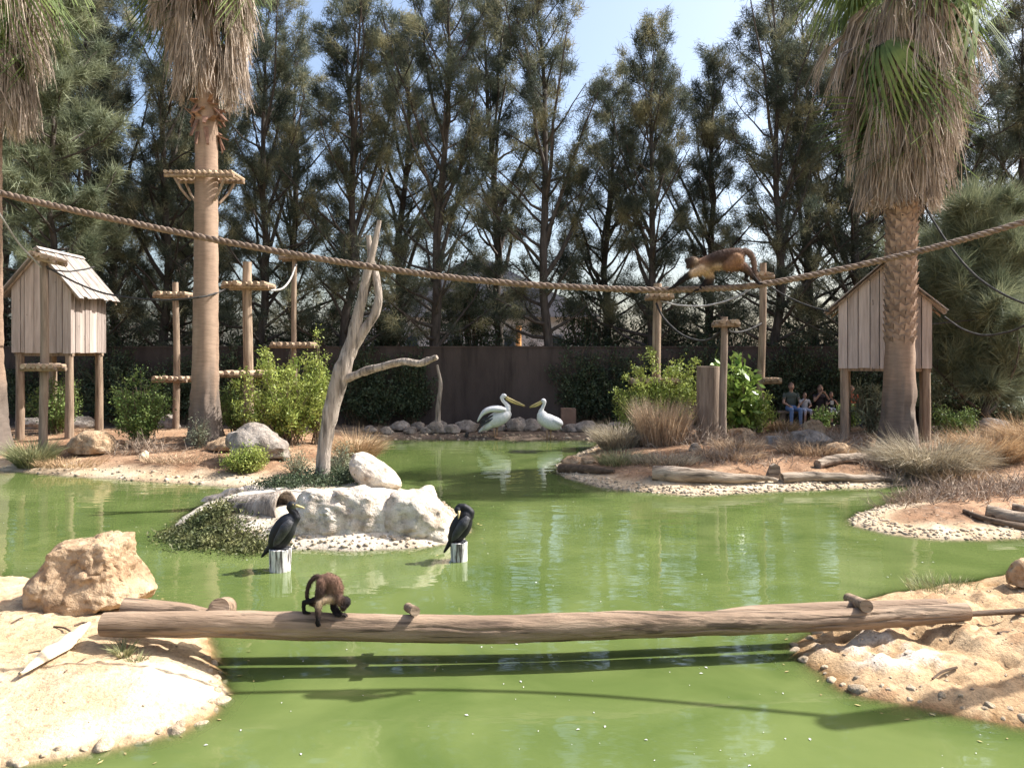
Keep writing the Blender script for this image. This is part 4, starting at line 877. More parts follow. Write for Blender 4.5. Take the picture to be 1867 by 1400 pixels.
# rocky island
shaped_rock('island_rock', 'broad whitewashed rock mass at the front of the island', sl3([(1002, 540, 690), (985, 522, 730), (960, 520, 735), (930, 528, 728), (905, 545, 700), (886, 575, 660)], 630, 1002, 9.8/FPX), P(630, 1000, 9.95), .34, 7, 'rock_white', sub=5, fine=.032, fs=6, pits=.06, rough=.06)
shaped_rock('island_rock', 'sunlit white rock forming the right end of the island', sl3([(1000, 705, 850), (985, 696, 852), (965, 695, 838), (940, 700, 818), (915, 706, 800), (899, 722, 770)], 765, 1000, 9.8/FPX), P(765, 996, 10.0), .36, 8, 'rock_white', sub=5, fine=.032, fs=6, pits=.06, rough=.07)
shaped_rock('island_rock', 'small white rock perched on the right end of the island', sl3([(922, 748, 796), (912, 750, 794), (902, 758, 790), (893, 770, 786)], 772, 922, 10.3/FPX), P(772, 922, 10.3), .10, 9, 'rock_white', sub=4, fine=.02, fs=9)
shaped_rock('island_rock', 'flat white rocks at the left shoulder of the island above the creeper', sl3([(915, 365, 480), (906, 372, 476), (898, 400, 474), (887, 425, 470)], 420, 915, 12.0/FPX), P(420, 915, 12.0), .20, 10, 'rock_white', sub=4, fine=.03, fs=7)
Rm = Matrix.Rotation(math.radians(34), 3, 'Y')
rock('boulder', 'smooth pale boulder leaning beside the foot of the dead tree', P(684, 866, 12.2), (.50, .30, .25), 12, 'rock_white', sub=5, rough=.12, cuts=5, fine=.03, flat=.9, R=np.array(Rm))
mb = MB(); a = P(424, 935, 10.7); b = P(522, 926, 10.35); s = np.linspace(0, 1, 10)[:, None]
mb.tube(a+(b-a)*s, np.interp(s[:, 0], [0, .1, 1], [.20, .225, .25]), 22, wob=.05, seed=4, wscale=3, cap=False)
hl = mb.build('hollow_log', M['deadwood'], smooth=True); tag(hl, 'short thick grey hollow log lying on the island behind the left cormorant', 'log')
hl.data.materials.append(M['deadwood']); md = hl.modifiers.new('thick', 'SOLIDIFY'); md.thickness = .035; md.offset = -1
rest(hl)
# rocks along the foot of the wall
rng = rs(31)
row_ = [(705, 785, 22), (728, 772, 30), (748, 785, 22), (762, 778, 26), (781, 788, 20), (800, 772, 32), (797, 787, 30), (824, 787, 26), (852, 778, 36), (880, 789, 14), (905, 776, 24), (943, 770, 40), (967, 781, 32), (990, 776, 18), (1010, 772, 20), (1043, 769, 26), (1068, 781, 34), (1095, 783, 26), (1125, 780, 28), (1150, 779, 22), (675, 790, 22)]
row_.sort()
ords = ['first', 'second', 'third', 'fourth', 'fifth', 'sixth', 'seventh', 'eighth', 'ninth', 'tenth', 'eleventh', 'twelfth', 'thirteenth', 'fourteenth', 'fifteenth', 'sixteenth', 'seventeenth', 'eighteenth', 'nineteenth', 'twentieth', 'last']
for k, (px, py, w) in enumerate(row_):
    d = 22.6 if py < 782 else 22.0; r_ = w*d/FPX*.56; c = on(px, py, d)
    rock('wall_rock', '%s rock from the left in the row at the foot of the wall' % ords[k], c+np.array((0, 0, r_*.35)), (r_*1.1, r_*.8, r_*.78), 300+k, 'rock_grey', sub=3, group='rocks at the foot of the wall', cuts=7, fine=.03)
for lab, px, py, w, h_, d, mt in (('tan boulder between the left hut and the rounded green shrub', 170, 800, 78, 44, 16.4, 'rock_tan'), ('smaller tan boulder lying on top of the boulder by the left hut', 174, 768, 44, 22, 16.8, 'rock_tan'),
        ('grey mossy ledge rock under the big lime shrub', 468, 838, 120, 62, 15.3, 'rock_grey'), ('tan flat rock at the right foot of the left palm', 410, 806, 62, 24, 16.2, 'rock_tan'), ('pale flat stone between the pole and the ledge rock', 500, 806, 50, 20, 15.7, 'rock_tan'),
        ('small pale stone on the soil by the water left of the ledge rock', 262, 832, 18, 15, 15.6, 'stone'), ('pale stone behind the left palm foot', 308, 770, 40, 24, 20.6, 'rock_grey'), ('tan boulder in front of the seated people', 1482, 787, 42, 30, 17.8, 'rock_tan'),
        ('dark brown root-like boulder below the seated people', 1475, 822, 84, 26, 16.6, 'rock_grey'), ('grey boulder under the bushy young tree', 1812, 798, 62, 32, 18.0, 'rock_grey'), ('pale stone right of the grey boulder under the young tree', 1850, 800, 40, 14, 18.2, 'rock_grey'),
        ('tan stone behind the short wooden base beam', 1350, 800, 50, 22, 17.6, 'rock_tan'), ('yellowish stone half buried in straw near the right palm', 1527, 848, 44, 26, 15.4, 'rock_tan'), ('reddish boulder at the right edge of the front bank', 1862, 1046, 46, 46, 7.6, 'rock_tan'),
        ('pale boulder row piece right of the hut at the left', 60, 774, 60, 20, 20.6, 'rock_grey'), ('pale flat boulder behind the left hut legs', 140, 768, 64, 22, 20.8, 'rock_grey'), ('stone at the island tip right of the pelican pool', 1042, 852, 36, 18, 15.9, 'rock_tan'), ('stone beside the dark sunken log', 1075, 858, 30, 14, 15.6, 'rock_tan')):
    b_ = P(px, py, d); hw = w*d/FPX/2; hh = h_*d/FPX; zg = gh(b_[0], d)
    rock('boulder', lab, (b_[0], d, zg+hh*.32), (hw*1.05, hw*.8, hh*.72), int(px*7+py), mt, sub=4, cuts=8, fine=.05, rough=.2)
mb = MB(); c = on(1036, 770, 23.0); mb.box(c+np.array((0, 0, .30)), (.22, .18, .34)); tag(rest(mb.build('crate', M['brown_box'])), 'plain brown box standing behind the small pelican', 'box')
mb = MB(); c = on(1411, 822, 16.8); mb.box(c+np.array((0, 0, .06)), (.15, .10, .10)); tag(rest(mb.build('concrete_block', M['concrete'])), 'grey concrete block right of the wooden base beam', 'block')
mb = MB(); c = on(851, 797, 21.5); s = np.linspace(0, 1, 4)[:, None]; mb.tube(c+np.array((0, -.12, .06))+s*np.array((0, .3, .02)), .055, 12); tag(rest(mb.build('drain_pipe', M['rope_black'], smooth=True, sharp=50)), 'black drain pipe end at the water below the big pelican', 'pipe')

# shore stones of the two front banks, pebble rims of the others
def shore_pts(poly, step, inset, rng, ylim=(0, 99), xlim=(-99, 99), jit=.03):
    poly = np.array(poly); out = []
    for i in range(len(poly)-1):
        a, b_ = poly[i], poly[i+1]; l = np.linalg.norm(b_-a); n = max(1, int(l/step))
        if l > 8: continue
        for k in range(n):
            p = a+(b_-a)*(k+rng.random()*.6)/n; nn = np.array((-(b_-a)[1], (b_-a)[0]))/l
            p = p+nn*(inset+rng.normal(0, jit)); out.append(p)
    out = np.array(out); return out[(out[:, 1] > ylim[0]) & (out[:, 1] < ylim[1]) & (out[:, 0] > xlim[0]) & (out[:, 0] < xlim[1])]
STM = []
for k in range(4):
    mb = MB(); v, f = rock_mesh(900+k, (1, .85, .62), sub=3, cuts=7, fine=.09, rough=.26, flat=2, fs=3); mb.add(v, f); me = mb.mesh('shore_stone'); me.materials.append(M['stone']); STM.append(me)
def stones(label, group, pts, size, seed, sink=.58):
    rng = rs(seed)
    for k, p in enumerate(pts):
        s = size[0]+(size[1]-size[0])*rng.random()**2; zz = gh(p[0], p[1])
        if zz < -.06: continue
        o = bpy.data.objects.new('shore_stone', STM[k % 4]); COL.objects.link(o); o.location = (p[0], p[1], zz+s*(.62-sink)-.01); o.rotation_euler = (rng.normal(0, .2), rng.normal(0, .2), rng.random()*6); o.scale = (s, s, s)
        tag(o, label, 'stone', group)
rng = rs(51)
lp = shore_pts(LEFT[6:13], .07, -.045, rng, jit=.03)
stones('rounded tan stone set in the water edge of the left front bank', 'edge stones of the left front bank', lp, (.025, .075), 52)
rp = np.vstack([shore_pts([RIGHT[-1]]+RIGHT[0:8], .10, .05, rng, jit=.03), shore_pts(RIGHT[3:8], .11, .13, rng, jit=.04)])
stones('rounded stone set in the water edge of the right front bank', 'edge stones of the right front bank', rp, (.022, .062), 53)
def pebbles(label, pts, size, seed):
    rng = rs(seed); mb = MB(); v0, f0 = ico(1)
    for p in pts:
        s = size[0]+(size[1]-size[0])*rng.random()**1.6; zz = gh(p[0], p[1])
        if zz < -.08: continue
        v = v0*np.array((s*(1+.4*rng.random()), s, s*.7))*(1+.20*rng.normal(size=(len(v0), 1))); v = v@rotz(rng.random()*6).T
        mb.add(v+np.array((p[0], p[1], zz+s*.05)), f0)
    o = mb.build('pebbles', M['pebble'], smooth=True); o["kind"] = "stuff"; return tag(rest(o), label, 'pebbles')
D_ = MAIN[15:27]; C_ = MAIN[29:37]; F_ = MAIN[2:8]
pebbles('band of pale pebbles along the water below the long weathered log', np.vstack([shore_pts(D_, .06, o_, rng, jit=.05) for o_ in (-.02, .05, .12, .2, .3)]), (.010, .042), 54)
pebbles('pebble rim round the right sandy spit', np.vstack([shore_pts(C_, .055, o_, rng, jit=.04) for o_ in (-.02, .04, .1, .16, .23, .32)]), (.009, .034), 55)
pebbles('pebble rim round the rocky island', np.vstack([shore_pts(ISLE[:10], .07, o_, rng, jit=.05) for o_ in (.02, .09, .17, .25)]), (.010, .04), 56)
pebbles('scattered pebbles along the left soil bank', np.vstack([shore_pts(F_, .10, o_, rng, jit=.08) for o_ in (.05, .3)]), (.015, .05), 57)
pebbles('scattered stones on the muddy bank around the pelicans', np.vstack([shore_pts(MAIN[10:15], .10, o_, rng, jit=.15) for o_ in (.05, .4)]), (.02, .07), 58)
def crumbs(label, poly, n, size, seed):
    rng = rs(seed); pts = []
    poly = np.array(poly); lo = poly.min(0); hi = poly.max(0); lo = np.maximum(lo, (-6, 3.5)); hi = np.minimum(hi, (6.5, 8.4))
    c = lo+(hi-lo)*rng.random((n*2, 2)); s_ = sdist(c[:, 0], c[:, 1], poly); pts = c[s_ > .12][:n]; return pebbles(label, pts, size, seed+1)
crumbs('loose gravel and clods on the left front bank', LEFT, 420, (.003, .010), 59)
crumbs('loose gravel and clods on the right front bank', RIGHT, 650, (.004, .014), 60)

# ------------------------------------------------------------------ log bridge and other logs
t = thing('log_bridge', 'two long logs with short crosspieces laid as a bridge between the front banks', 'log bridge', P(900, 1170, 5.85))
fr = [(188, 1138, 5.80, 21), (300, 1138, 5.82, 24), (420, 1138, 5.83, 25), (600, 1142, 5.84, 24.5), (870, 1147, 5.88, 25), (1100, 1140, 5.95, 25), (1300, 1136, 6.04, 21.5), (1500, 1131, 6.13, 19.5), (1700, 1120, 6.24, 18.5), (1762, 1115, 6.28, 16)]
p, _ = spline([P(a, b_, d) for a, b_, d, r in fr], 90); rr = np.interp(np.linspace(0, 1, 90), np.linspace(0, 1, len(fr)), [r*d/FPX for a, b_, d, r in fr])
NS, NL = 72, 220
p, _ = spline([P(a, b_, d) for a, b_, d, r in fr], NL); rr = np.interp(np.linspace(0, 1, NL), np.linspace(0, 1, len(fr)), [r*d/FPX for a, b_, d, r in fr])
rr = rr*(1+.02*np.sin(np.linspace(0, 38, NL))+.012*np.sin(np.linspace(0, 91, NL)))
mb = MB(); mb.tube(p, rr, NS, wob=.045, seed=6, wscale=4.5)
g_ = mb.v[0].reshape(NL, NS, 3); th = np.arange(NS)/NS*2*math.pi; th = np.where(th > math.pi, th-2*math.pi, th)[None]; sv = np.linspace(0, 1, NL)[:, None]; dr = np.zeros((NL, NS)); rk = rs(19)
for c_ in ((.55, .00, .30, .016), (.20, .10, .24, .010), (-.35, .33, .47, .009), (.75, .42, .66, .012), (-.1, .55, .62, .008), (.3, .62, .86, .013), (-.6, .70, .92, .009), (-1.0, .12, .30, .008), (.05, .83, .99, .010), (-1.3, .45, .7, .008)):
    tc_ = c_[0]+.10*np.sin(sv*40+c_[0]*9)+.05*np.sin(sv*97); dr -= c_[3]*np.exp(-((th-tc_)/.055)**2)*np.clip((sv-c_[1])/.02, 0, 1)*np.clip((c_[2]-sv)/.03, 0, 1)
for _ in range(16):                  # knots
    a_, b2 = rk.uniform(-1.6, 1.0), rk.uniform(.03, .97); e_ = ((th-a_)/.16)**2+((sv-b2)/.005)**2; dr += .010*np.exp(-e_)-.012*np.exp(-e_*7)
mb.v[0] = (g_+nrm(g_-p[:, None])*dr[..., None]).reshape(-1, 3)
mb.build('log', M['log'], t, smooth=True, sharp=50)
bk = [(226, 1106, 6.02, 17), (330, 1117, 6.03, 18), (430, 1136, 6.04, 19), (700, 1148, 6.06, 19), (1000, 1146, 6.10, 19), (1250, 1135, 6.22, 18), (1390, 1119, 6.30, 16), (1560, 1111, 6.40, 15), (1722, 1103, 6.50, 12)]
p, _ = spline([P(a, b_, d) for a, b_, d, r in bk], 80); rr = np.interp(np.linspace(0, 1, 80), np.linspace(0, 1, len(bk)), [r*d/FPX for a, b_, d, r in bk])
mb = MB(); mb.tube(p, rr, 24, wob=.06, seed=9, wscale=3.5); mb.build('log', M['log'], t, smooth=True, sharp=50)
for a, b_, r in ((P(399, 1110, 5.92), P(413, 1107, 6.22), .080), (P(757, 1114, 5.74), P(744, 1107, 6.22), .036), (P(1580, 1105, 6.08), P(1548, 1091, 6.62), .048)):
    mb = MB(); s = np.linspace(0, 1, 8)[:, None]; mb.tube(a+(b_-a)*s, r, 18, wob=.06, seed=int(r*1000), wscale=6); cp = mb.build('crosspiece', M['log'], t, smooth=True, sharp=50)
def lay(*q): return [np.array(((a-CX)*d/FPX, d, gh((a-CX)*d/FPX, d)+h)) for a, d, h in q]
def log(name, label, pts, r, material, seed, cat='log', n=24, sides=14, wob=.16, taper=1):
    p, _ = spline(pts, n); r = np.asarray(r) if not np.isscalar(r) else np.array([r, r*taper]); rr = np.interp(np.linspace(0, 1, n), np.linspace(0, 1, len(r)), r)
    mb = MB(); mb.tube(p, rr, sides, wob=wob, seed=seed, wscale=5); return tag(rest(mb.build(name, M[material], smooth=True, sharp=45)), label, cat)
log('pole_log', 'thin bare pole lying from the bridge end to the right edge', [P(1758, 1120, 6.35), P(1800, 1117, 6.4), P(1900, 1112, 6.5), P(1990, 1108, 6.6)], [.022, .026, .028], 'log_wet', 1)
log('fallen_log', 'long weathered split log lying along the pebbly right shore', lay((1190, 13.75, .09), (1250, 13.6, .10), (1330, 13.6, .09), (1400, 13.7, .07), (1418, 13.7, .05)), [.13, .14, .11, .07, .03], 'log_grey', 2)
log('fallen_log', 'thin weathered log continuing along the shore to the grey tussock', lay((1425, 13.75, .07), (1480, 13.85, .07), (1560, 13.95, .06), (1640, 14.05, .05)), [.09, .085, .075, .06], 'log_grey', 3)
log('fallen_log', 'dark half sunken log at the tip of the right shore', lay((1022, 15.35, .07), (1060, 14.95, .06), (1120, 14.4, .05)), [.10, .09, .04], 'log_wet', 4)
log('fallen_log', 'pale log lying in straw in front of the right palm', lay((1490, 14.6, .07), (1540, 14.9, .08), (1620, 15.3, .07)), [.09, .10, .08], 'log_grey', 5)
mb = MB(); c = lay((1412, 13.95, .12))[0]; mb.prism([c+np.array(q) for q in ((-.15, 0, -.15), (.13, 0, -.15), (.10, 0, .10), (.02, 0, .14), (-.05, 0, .10))], (0, .12, 0)); tag(rest(mb.build('wood_wedge', M['log_grey'])), 'upright weathered wedge of wood between the two shore logs', 'wood')
mb = MB(); c = lay((1268, 15.8, .02))[0]; mb.tube([c+np.array((0, 0, -.15)), c, c+np.array((-.02, 0, .12))], [.15, .12, .06], 12, wob=.25, seed=8); tag(rest(mb.build('small_stump', M['log_grey'], smooth=True, sharp=45)), 'small jagged grey stump in front of the base beam', 'stump')
log('split_log', 'brown split log lying at the right edge of the sandy spit', lay((1798, 10.65, .09), (1867, 10.45, .09), (2000, 10.2, .09)), [.085, .09, .09], 'log_grey', 6, wob=.1)
log('split_log', 'dark wet plank-like log under the split log at the right edge', lay((1758, 10.85, .03), (1800, 10.45, .03), (1867, 10.28, .03), (2000, 10.1, .03)), [.03, .05, .06, .06], 'log_wet', 7, wob=.12)
log('split_log', 'grey log behind the split log at the right edge', lay((1845, 11.1, .05), (1900, 10.9, .05), (2000, 10.7, .05)), [.05, .06, .06], 'log_grey', 8)
log('dead_sapling', 'slim pale dead trunk leaning on the far bank near the rocks', [on(797, 0, 22.2)-np.array((0, 0, .1)), P(799, 745, 22.2), P(803, 700, 22.2), P(797, 665, 22.2)], [.085, .075, .06, .035], 'deadwood', 9, cat='tree', n=16)
# dead forked tree on the island
t = thing('dead_tree', 'bare grey forked dead tree with a long side branch on the island', 'tree', on(587, 0, 12.4))
B0 = on(587, 0, 12.4)-np.array((0, 0, .12)); dd = 12.4
def pipe(name, pts, r, seed, par, wob=.12):
    p, _ = spline(pts, 36); rr = np.interp(np.linspace(0, 1, 36), np.linspace(0, 1, len(r)), r)
    mb = MB(); mb.tube(p, rr, 22, wob=wob*1.4, seed=seed, wscale=6); return mb.build(name, M['deadwood'], par, smooth=True, sharp=50)
tk = pipe('trunk', [B0, P(588, 850, dd), P(596, 790, dd), P(606, 735, dd), P(620, 690, dd), P(636, 640, dd), P(655, 565, dd), P(672, 490, dd), P(684, 440, dd), P(692, 402, dd)], [.125, .118, .12, .13, .145, .10, .085, .072, .055, .036], 1, t)
br = pipe('branch', [P(622, 682, dd), P(640, 645, dd), P(662, 605, dd), P(684, 570, dd), P(690, 535, dd), P(684, 500, dd+.05), P(676, 470, dd+.1), P(672, 430, dd+.15)], [.085, .085, .08, .072, .066, .06, .05, .038], 2, t)
pipe('branch', [P(618, 695, dd), P(650, 684, dd-.1), P(690, 670, dd-.25), P(735, 661, dd-.4), P(770, 663, dd-.5), P(797, 651, dd-.6)], [.08, .072, .062, .060, .050, .03], 3, t, wob=.22)
pipe('branch', [P(766, 662, dd-.5), P(780, 655, dd-.52), P(796, 652, dd-.55)], [.045, .045, .028], 4, t, wob=.3)
# pale dry palm sheath on the left bank and a few sticks
t = thing('palm_sheath', 'pale dry palm leaf sheath lying on the left front bank', 'palm leaf', on(95, 0, 5.5))
row = [(36, 1226, 3), (60, 1213, 12), (85, 1196, 26), (110, 1182, 33), (130, 1168, 24), (148, 1150, 12), (160, 1137, 6)]
v = []; n = 9
for k, (a, b_, w) in enumerate(row):
    c = G(a, b_, .24); nxt = G(*row[min(k+1, 6)][:2], .24); prv = G(*row[max(k-1, 0)][:2], .24); tt = nrm((nxt-prv)); sd_ = np.array((-tt[1], tt[0], 0)); hw = w*5.4/FPX*.62
    for j in range(n):
        u = j/(n-1)*2-1; v.append(c+sd_*hw*u+np.array((0, 0, gh(c[0], c[1])-.24+.03+.05*math.cos(u*1.5)*min(1, w/20)+.012*math.sin(k*2.1+j))))
v = np.array(v); f = [(k*n+j, k*n+j+1, (k+1)*n+j+1, (k+1)*n+j) for k in range(len(row)-1) for j in range(n-1)]
mb = MB(); mb.add(v, f); o = mb.build('sheath', M['bone'], t, smooth=True); md = o.modifiers.new('thick', 'SOLIDIFY'); md.thickness = .012
def stick(label, a, b_, r=.008):
    a = G(*a, .235); b_ = G(*b_, .235); a[2] = gh(a[0], a[1])+.008; b_[2] = gh(b_[0], b_[1])+.014; m_ = (a+b_)/2+np.array((0, .02, .004))
    p, _ = spline([a, m_, b_], 10); mb = MB(); mb.tube(p, [r]*10, 5, wob=.2); tag(rest(mb.build('stick', M['log_wet'])), label, 'stick')
stick('short dark stick at the upper end of the palm sheath', (98, 1138), (130, 1146)); stick('dark forked twig touching the tip of the palm sheath', (136, 1133), (158, 1130), .010)
stick('dark twig left of the palm sheath', (52, 1187), (82, 1184)); stick('thin pale stick right of the palm sheath', (118, 1218), (156, 1190), .005)
stick('dark stick lying by the big boulder', (20, 1132), (42, 1126), .006); stick('twig on the right front bank near the droppings', (1700, 1200), (1745, 1190), .008); stick('bent twig at the right edge of the front bank', (1820, 1150), (1867, 1142), .010)
# flecks drifting on the pond
rng = rs(88); mb = MB(); n = 420
yy = 4.3+15*rng.random(n)**1.4; xx = (rng.random(n)-.5)*1.35*yy; ok = ghv(xx, yy) < -.08; xx, yy = xx[ok], yy[ok]; n = len(xx)
s_ = .003+.009*rng.random(n)**3; a_ = rng.random(n)*6; c = np.stack([xx, yy, np.full(n, .004)], -1)
e1 = np.stack([np.cos(a_), np.sin(a_), 0*a_], -1)*s_[:, None]*1.5; e2 = np.stack([-np.sin(a_), np.cos(a_), 0*a_], -1)*s_[:, None]*.8; up = np.array((0, 0, .003))
mb.quads(c-e1, c-e2+up, c+e1, c+e2+up); o = mb.build('floating_flecks', M['plain_white']); o["kind"] = "stuff"; tag(o, 'tiny white feathers and flecks drifting on the green pond', 'feathers')
rng = rs(89); mb = MB(); pts = np.vstack([shore_pts(LEFT[3:13], .12, .16, rng, jit=.16), shore_pts([RIGHT[-1]]+RIGHT[0:8], .12, -.16, rng, jit=.16), shore_pts(ISLE[:10], .16, -.2, rng, jit=.2), shore_pts(D_, .2, -.2, rng, jit=.2), shore_pts(F_, .2, -.2, rng, jit=.2)])
pts = pts[ghv(pts[:, 0], pts[:, 1]) < -.03]; n = len(pts); c = np.stack([pts[:, 0], pts[:, 1], np.full(n, .005)], -1); a_ = rng.random(n)*6; s_ = .010+.018*rng.random(n)
e1 = np.stack([np.cos(a_), np.sin(a_), 0*a_], -1)*s_[:, None]; e2 = np.stack([-np.sin(a_), np.cos(a_), 0*a_], -1)*s_[:, None]*.42
mb.quads(c-e1, c-e2+up, c+e1+up, c+e2); o = mb.build('floating_leaves', M['fallen_leaf']); o["kind"] = "stuff"; tag(o, 'small dead leaves floating along the pond edges', 'leaves')

# ------------------------------------------------------------------ animals and people: one continuous skin each
def organic(name, prims, voxel, material, parent, smooth=3, soft=.006, fur=None):
    mb = MB()
    for q in prims:
        if q[0] == 'c':
            _, a, b_, ra, rb, col = q; a = np.asarray(a, float); b_ = np.asarray(b_, float)
            mb.tube([a, (a+b_)/2, b_], [ra, (ra+rb)/2, rb], 12); mb.sphere(a, (ra,)*3, 12, 8); mb.sphere(b_, (rb,)*3, 12, 8)
        else:
            _, c, r, R, col = q; mb.sphere(c, r, 18, 12, R)
    me = mb.mesh(name); o = bpy.data.objects.new('tmp', me); COL.objects.link(o)
    rm = o.modifiers.new('r', 'REMESH'); rm.mode = 'VOXEL'; rm.voxel_size = voxel
    smd = o.modifiers.new('s', 'SMOOTH'); smd.factor = .5; smd.iterations = smooth
    dg = bpy.context.evaluated_depsgraph_get(); dg.update(); ev = o.evaluated_get(dg)
    m2 = bpy.data.meshes.new_from_object(ev); bpy.data.objects.remove(o, do_unlink=True); bpy.data.meshes.remove(me); m2.name = name
    n = len(m2.vertices); co = np.zeros(n*3, np.float32); m2.vertices.foreach_get("co", co); co = co.reshape(-1, 3).astype(float)
    D = []; C = []
    for q in prims:
        if q[0] == 'c':
            _, a, b_, ra, rb, col = q; a = np.asarray(a, float); b_ = np.asarray(b_, float); e = b_-a
            u = np.clip(((co-a)@e)/max(e@e, 1e-9), 0, 1); D.append(np.linalg.norm(co-a-u[:, None]*e, axis=1)-(ra+(rb-ra)*u))
            col = np.array(col)
            C.append(col[0][None]*(1-u[:, None])+col[1][None]*u[:, None] if col.ndim == 2 else np.repeat(col[None], n, 0))
        else:
            _, c, r, R, col = q; w = co-np.asarray(c)
            if R is not None: w = w@np.asarray(R)
            r = np.asarray(r); D.append((np.linalg.norm(w/r, axis=1)-1)*r.min()); C.append(np.repeat(np.array(col)[None], n, 0))
    D = np.array(D); W_ = np.exp(-np.clip((D-D.min(0)), 0, .2)/soft); C = np.array(C); colr = (W_[..., None]*C).sum(0)/W_.sum(0)[:, None]
    off = ROOT[parent.name]; m2.vertices.foreach_set("co", (co-off).astype(np.float32).ravel())
    a = m2.attributes.new("Col", 'FLOAT_COLOR', 'POINT'); a.data.foreach_set("color", np.hstack([colr, np.ones((n, 1))]).astype(np.float32).ravel())
    m2.polygons.foreach_set("use_smooth", np.ones(len(m2.polygons), bool)); m2.materials.clear(); m2.materials.append(M[material]); m2.update()
    ob = obj(name, m2, parent)
    if fur:                          # coat of short hairs lying along the body
        r_ = rs(n); nn = np.zeros(n*3, np.float32); m2.vertices.foreach_get("normal", nn); nn = nn.reshape(-1, 3); i_ = r_.integers(0, n, fur[0]); p_ = (co-off)[i_]
        wt = np.clip(colr[i_].max(1)/.05, .35, 1)
        d_ = nrm(nn[i_]*.55+np.array((.25, 0, -.6))+r_.normal(0, .35, (fur[0], 3)))*(fur[1]*(.5+r_.random(fur[0]))*wt)[:, None]
        mbf = MB(); needles(mbf, p_, d_, np.full(fur[0], fur[2]), r_); of = mbf.build('fur', M['fur_hair'], ob, local=True); of["kind"] = "stuff"
        cf = np.repeat(colr[i_]*(.75+.6*r_.random((fur[0], 1))), 3, 0); af = of.data.attributes.new("Col", 'FLOAT_COLOR', 'POINT')
        af.data.foreach_set("color", np.hstack([cf, np.ones((len(cf), 1))]).astype(np.float32).ravel())
    return ob
def chain(pts, rad, col):
    out = []
    for i in range(len(pts)-1):
        c = col if np.array(col).ndim == 1 else (col[i], col[i+1])
        out.append(('c', pts[i], pts[i+1], rad[i], rad[i+1], c))
    return out
def hand(p, d, side, ln, r, col):    # palm and five bent fingers, thumb from the side
    p = np.asarray(p, float); d = nrm(d); side = nrm(np.asarray(side)-d*np.dot(side, d)); nn = np.cross(d, side); out = [('e', p+d*ln*.2, (ln*.26, ln*.26, ln*.2), None, col)]
    for k, (o, l) in enumerate(((-.24, .5), (-.08, .62), (.08, .60), (.24, .48))):
        a = p+d*ln*.35+side*ln*o; b_ = a+d*ln*l*.55+side*ln*o*.4; c = b_+nrm(d+np.array((0, 0, -.55)))*ln*l*.5; out += chain([a, b_, c], [r, r*.9, r*.7], col)
    a = p+side*-ln*.2+d*ln*.1; out += chain([a, a+nrm(-side+d*.7)*ln*.3, a+nrm(-side+d*.7)*ln*.3+nrm(d+np.array((0, 0, -.5)))*ln*.2], [r, r*.9, r*.7], col)
    return out
BR, TAN, BLK, ORG, DKB = (.15, .085, .058), (.40, .29, .18), (.012, .010, .010), (.32, .17, .08), (.055, .035, .028)
# monkey on the log
def LM(cx, cy, dy=0): return P(520+cx/10, 1020+cy/10, 5.84+dy)
base = LM(700, 970); t = thing('spider_monkey', 'brown monkey with black head bending down to the log bridge', 'monkey', base)
k = 5.84/FPX/10
pr = chain([LM(700, 385), LM(790, 375), LM(880, 430), LM(925, 540), LM(920, 660)], [.050, .056, .060, .058, .050], BR)
pr += [('e', LM(690, 420), (.050, .055, .055), None, (.19, .12, .08)), ('e', LM(850, 560, -.0), (.045, .05, .075), None, (.22, .14, .095))]
pr += chain([LM(930, 650, -.02), LM(1000, 730, -.03)], [.038, .036], DKB)
pr += [('e', LM(1085, 775, -.03), (.046, .046, .044), None, BLK), ('e', LM(1065, 850, -.05), (.028, .03, .030), None, (.03, .02, .018)), ('e', LM(1055, 900, -.05), (.017, .018, .018), None, (.05, .03, .025)), ('e', LM(975, 755, -.055), (.012, .008, .014), None, (.30, .17, .12)), ('e', LM(1010, 800, -.055), (.022, .015, .03), None, (.24, .14, .08))]
pr += chain([LM(860, 700, -.03), LM(720, 735, -.06), LM(620, 800, -.08), LM(595, 950, -.10), LM(600, 1090, -.115)], [.034, .028, .025, .023, .018], [TAN, TAN, TAN, DKB, BLK])
pr += hand(LM(600, 1110, -.117), np.array((.05, -.05, -1)), np.array((1, 0, 0)), .045, .0065, BLK)
pr += chain([LM(880, 760, .02), LM(870, 870, .0), LM(895, 965, -.03)], [.028, .021, .015], [DKB, BLK, BLK])
pr += hand(LM(905, 975, -.035), np.array((1, -.3, -.25)), np.array((0, 1, .2)), .050, .0065, BLK)
pr += hand(LM(1010, 985, -.03), np.array((1, -.1, -.15)), np.array((0, 1, 0)), .055, .0065, (.03, .022, .02)) + chain([LM(900, 830, .03), LM(960, 930, 0), LM(1015, 985, -.03)], [.02, .016, .012], BLK)
pr += chain([LM(680, 440, -.03), LM(640, 590, -.05), LM(600, 720, -.05)], [.046, .038, .027], [BR, DKB, DKB]) + chain([LM(600, 720, -.05), LM(460, 760, -.04), LM(345, 775, -.03)], [.027, .022, .018], BLK) + chain([LM(345, 775, -.03), LM(335, 870, -.03), LM(345, 955, -.03)], [.018, .015, .013], BLK)
pr += chain([LM(345, 958, -.03), LM(400, 965, -.035), LM(455, 972, -.04)], [.013, .011, .007], BLK) + chain([LM(370, 962, -.03), LM(420, 972, -.06)], [.009, .006], BLK) + chain([LM(360, 960, -.02), LM(420, 965, -.005)], [.009, .006], BLK)
pr += chain([LM(700, 440, .05), LM(640, 640, .07), LM(580, 780, .07), LM(480, 790, .07)], [.042, .032, .024, .018], [BR, TAN, TAN, BLK]) + chain([LM(480, 790, .07), LM(560, 850, .09), LM(590, 950, .07)], [.018, .015, .012], BLK)
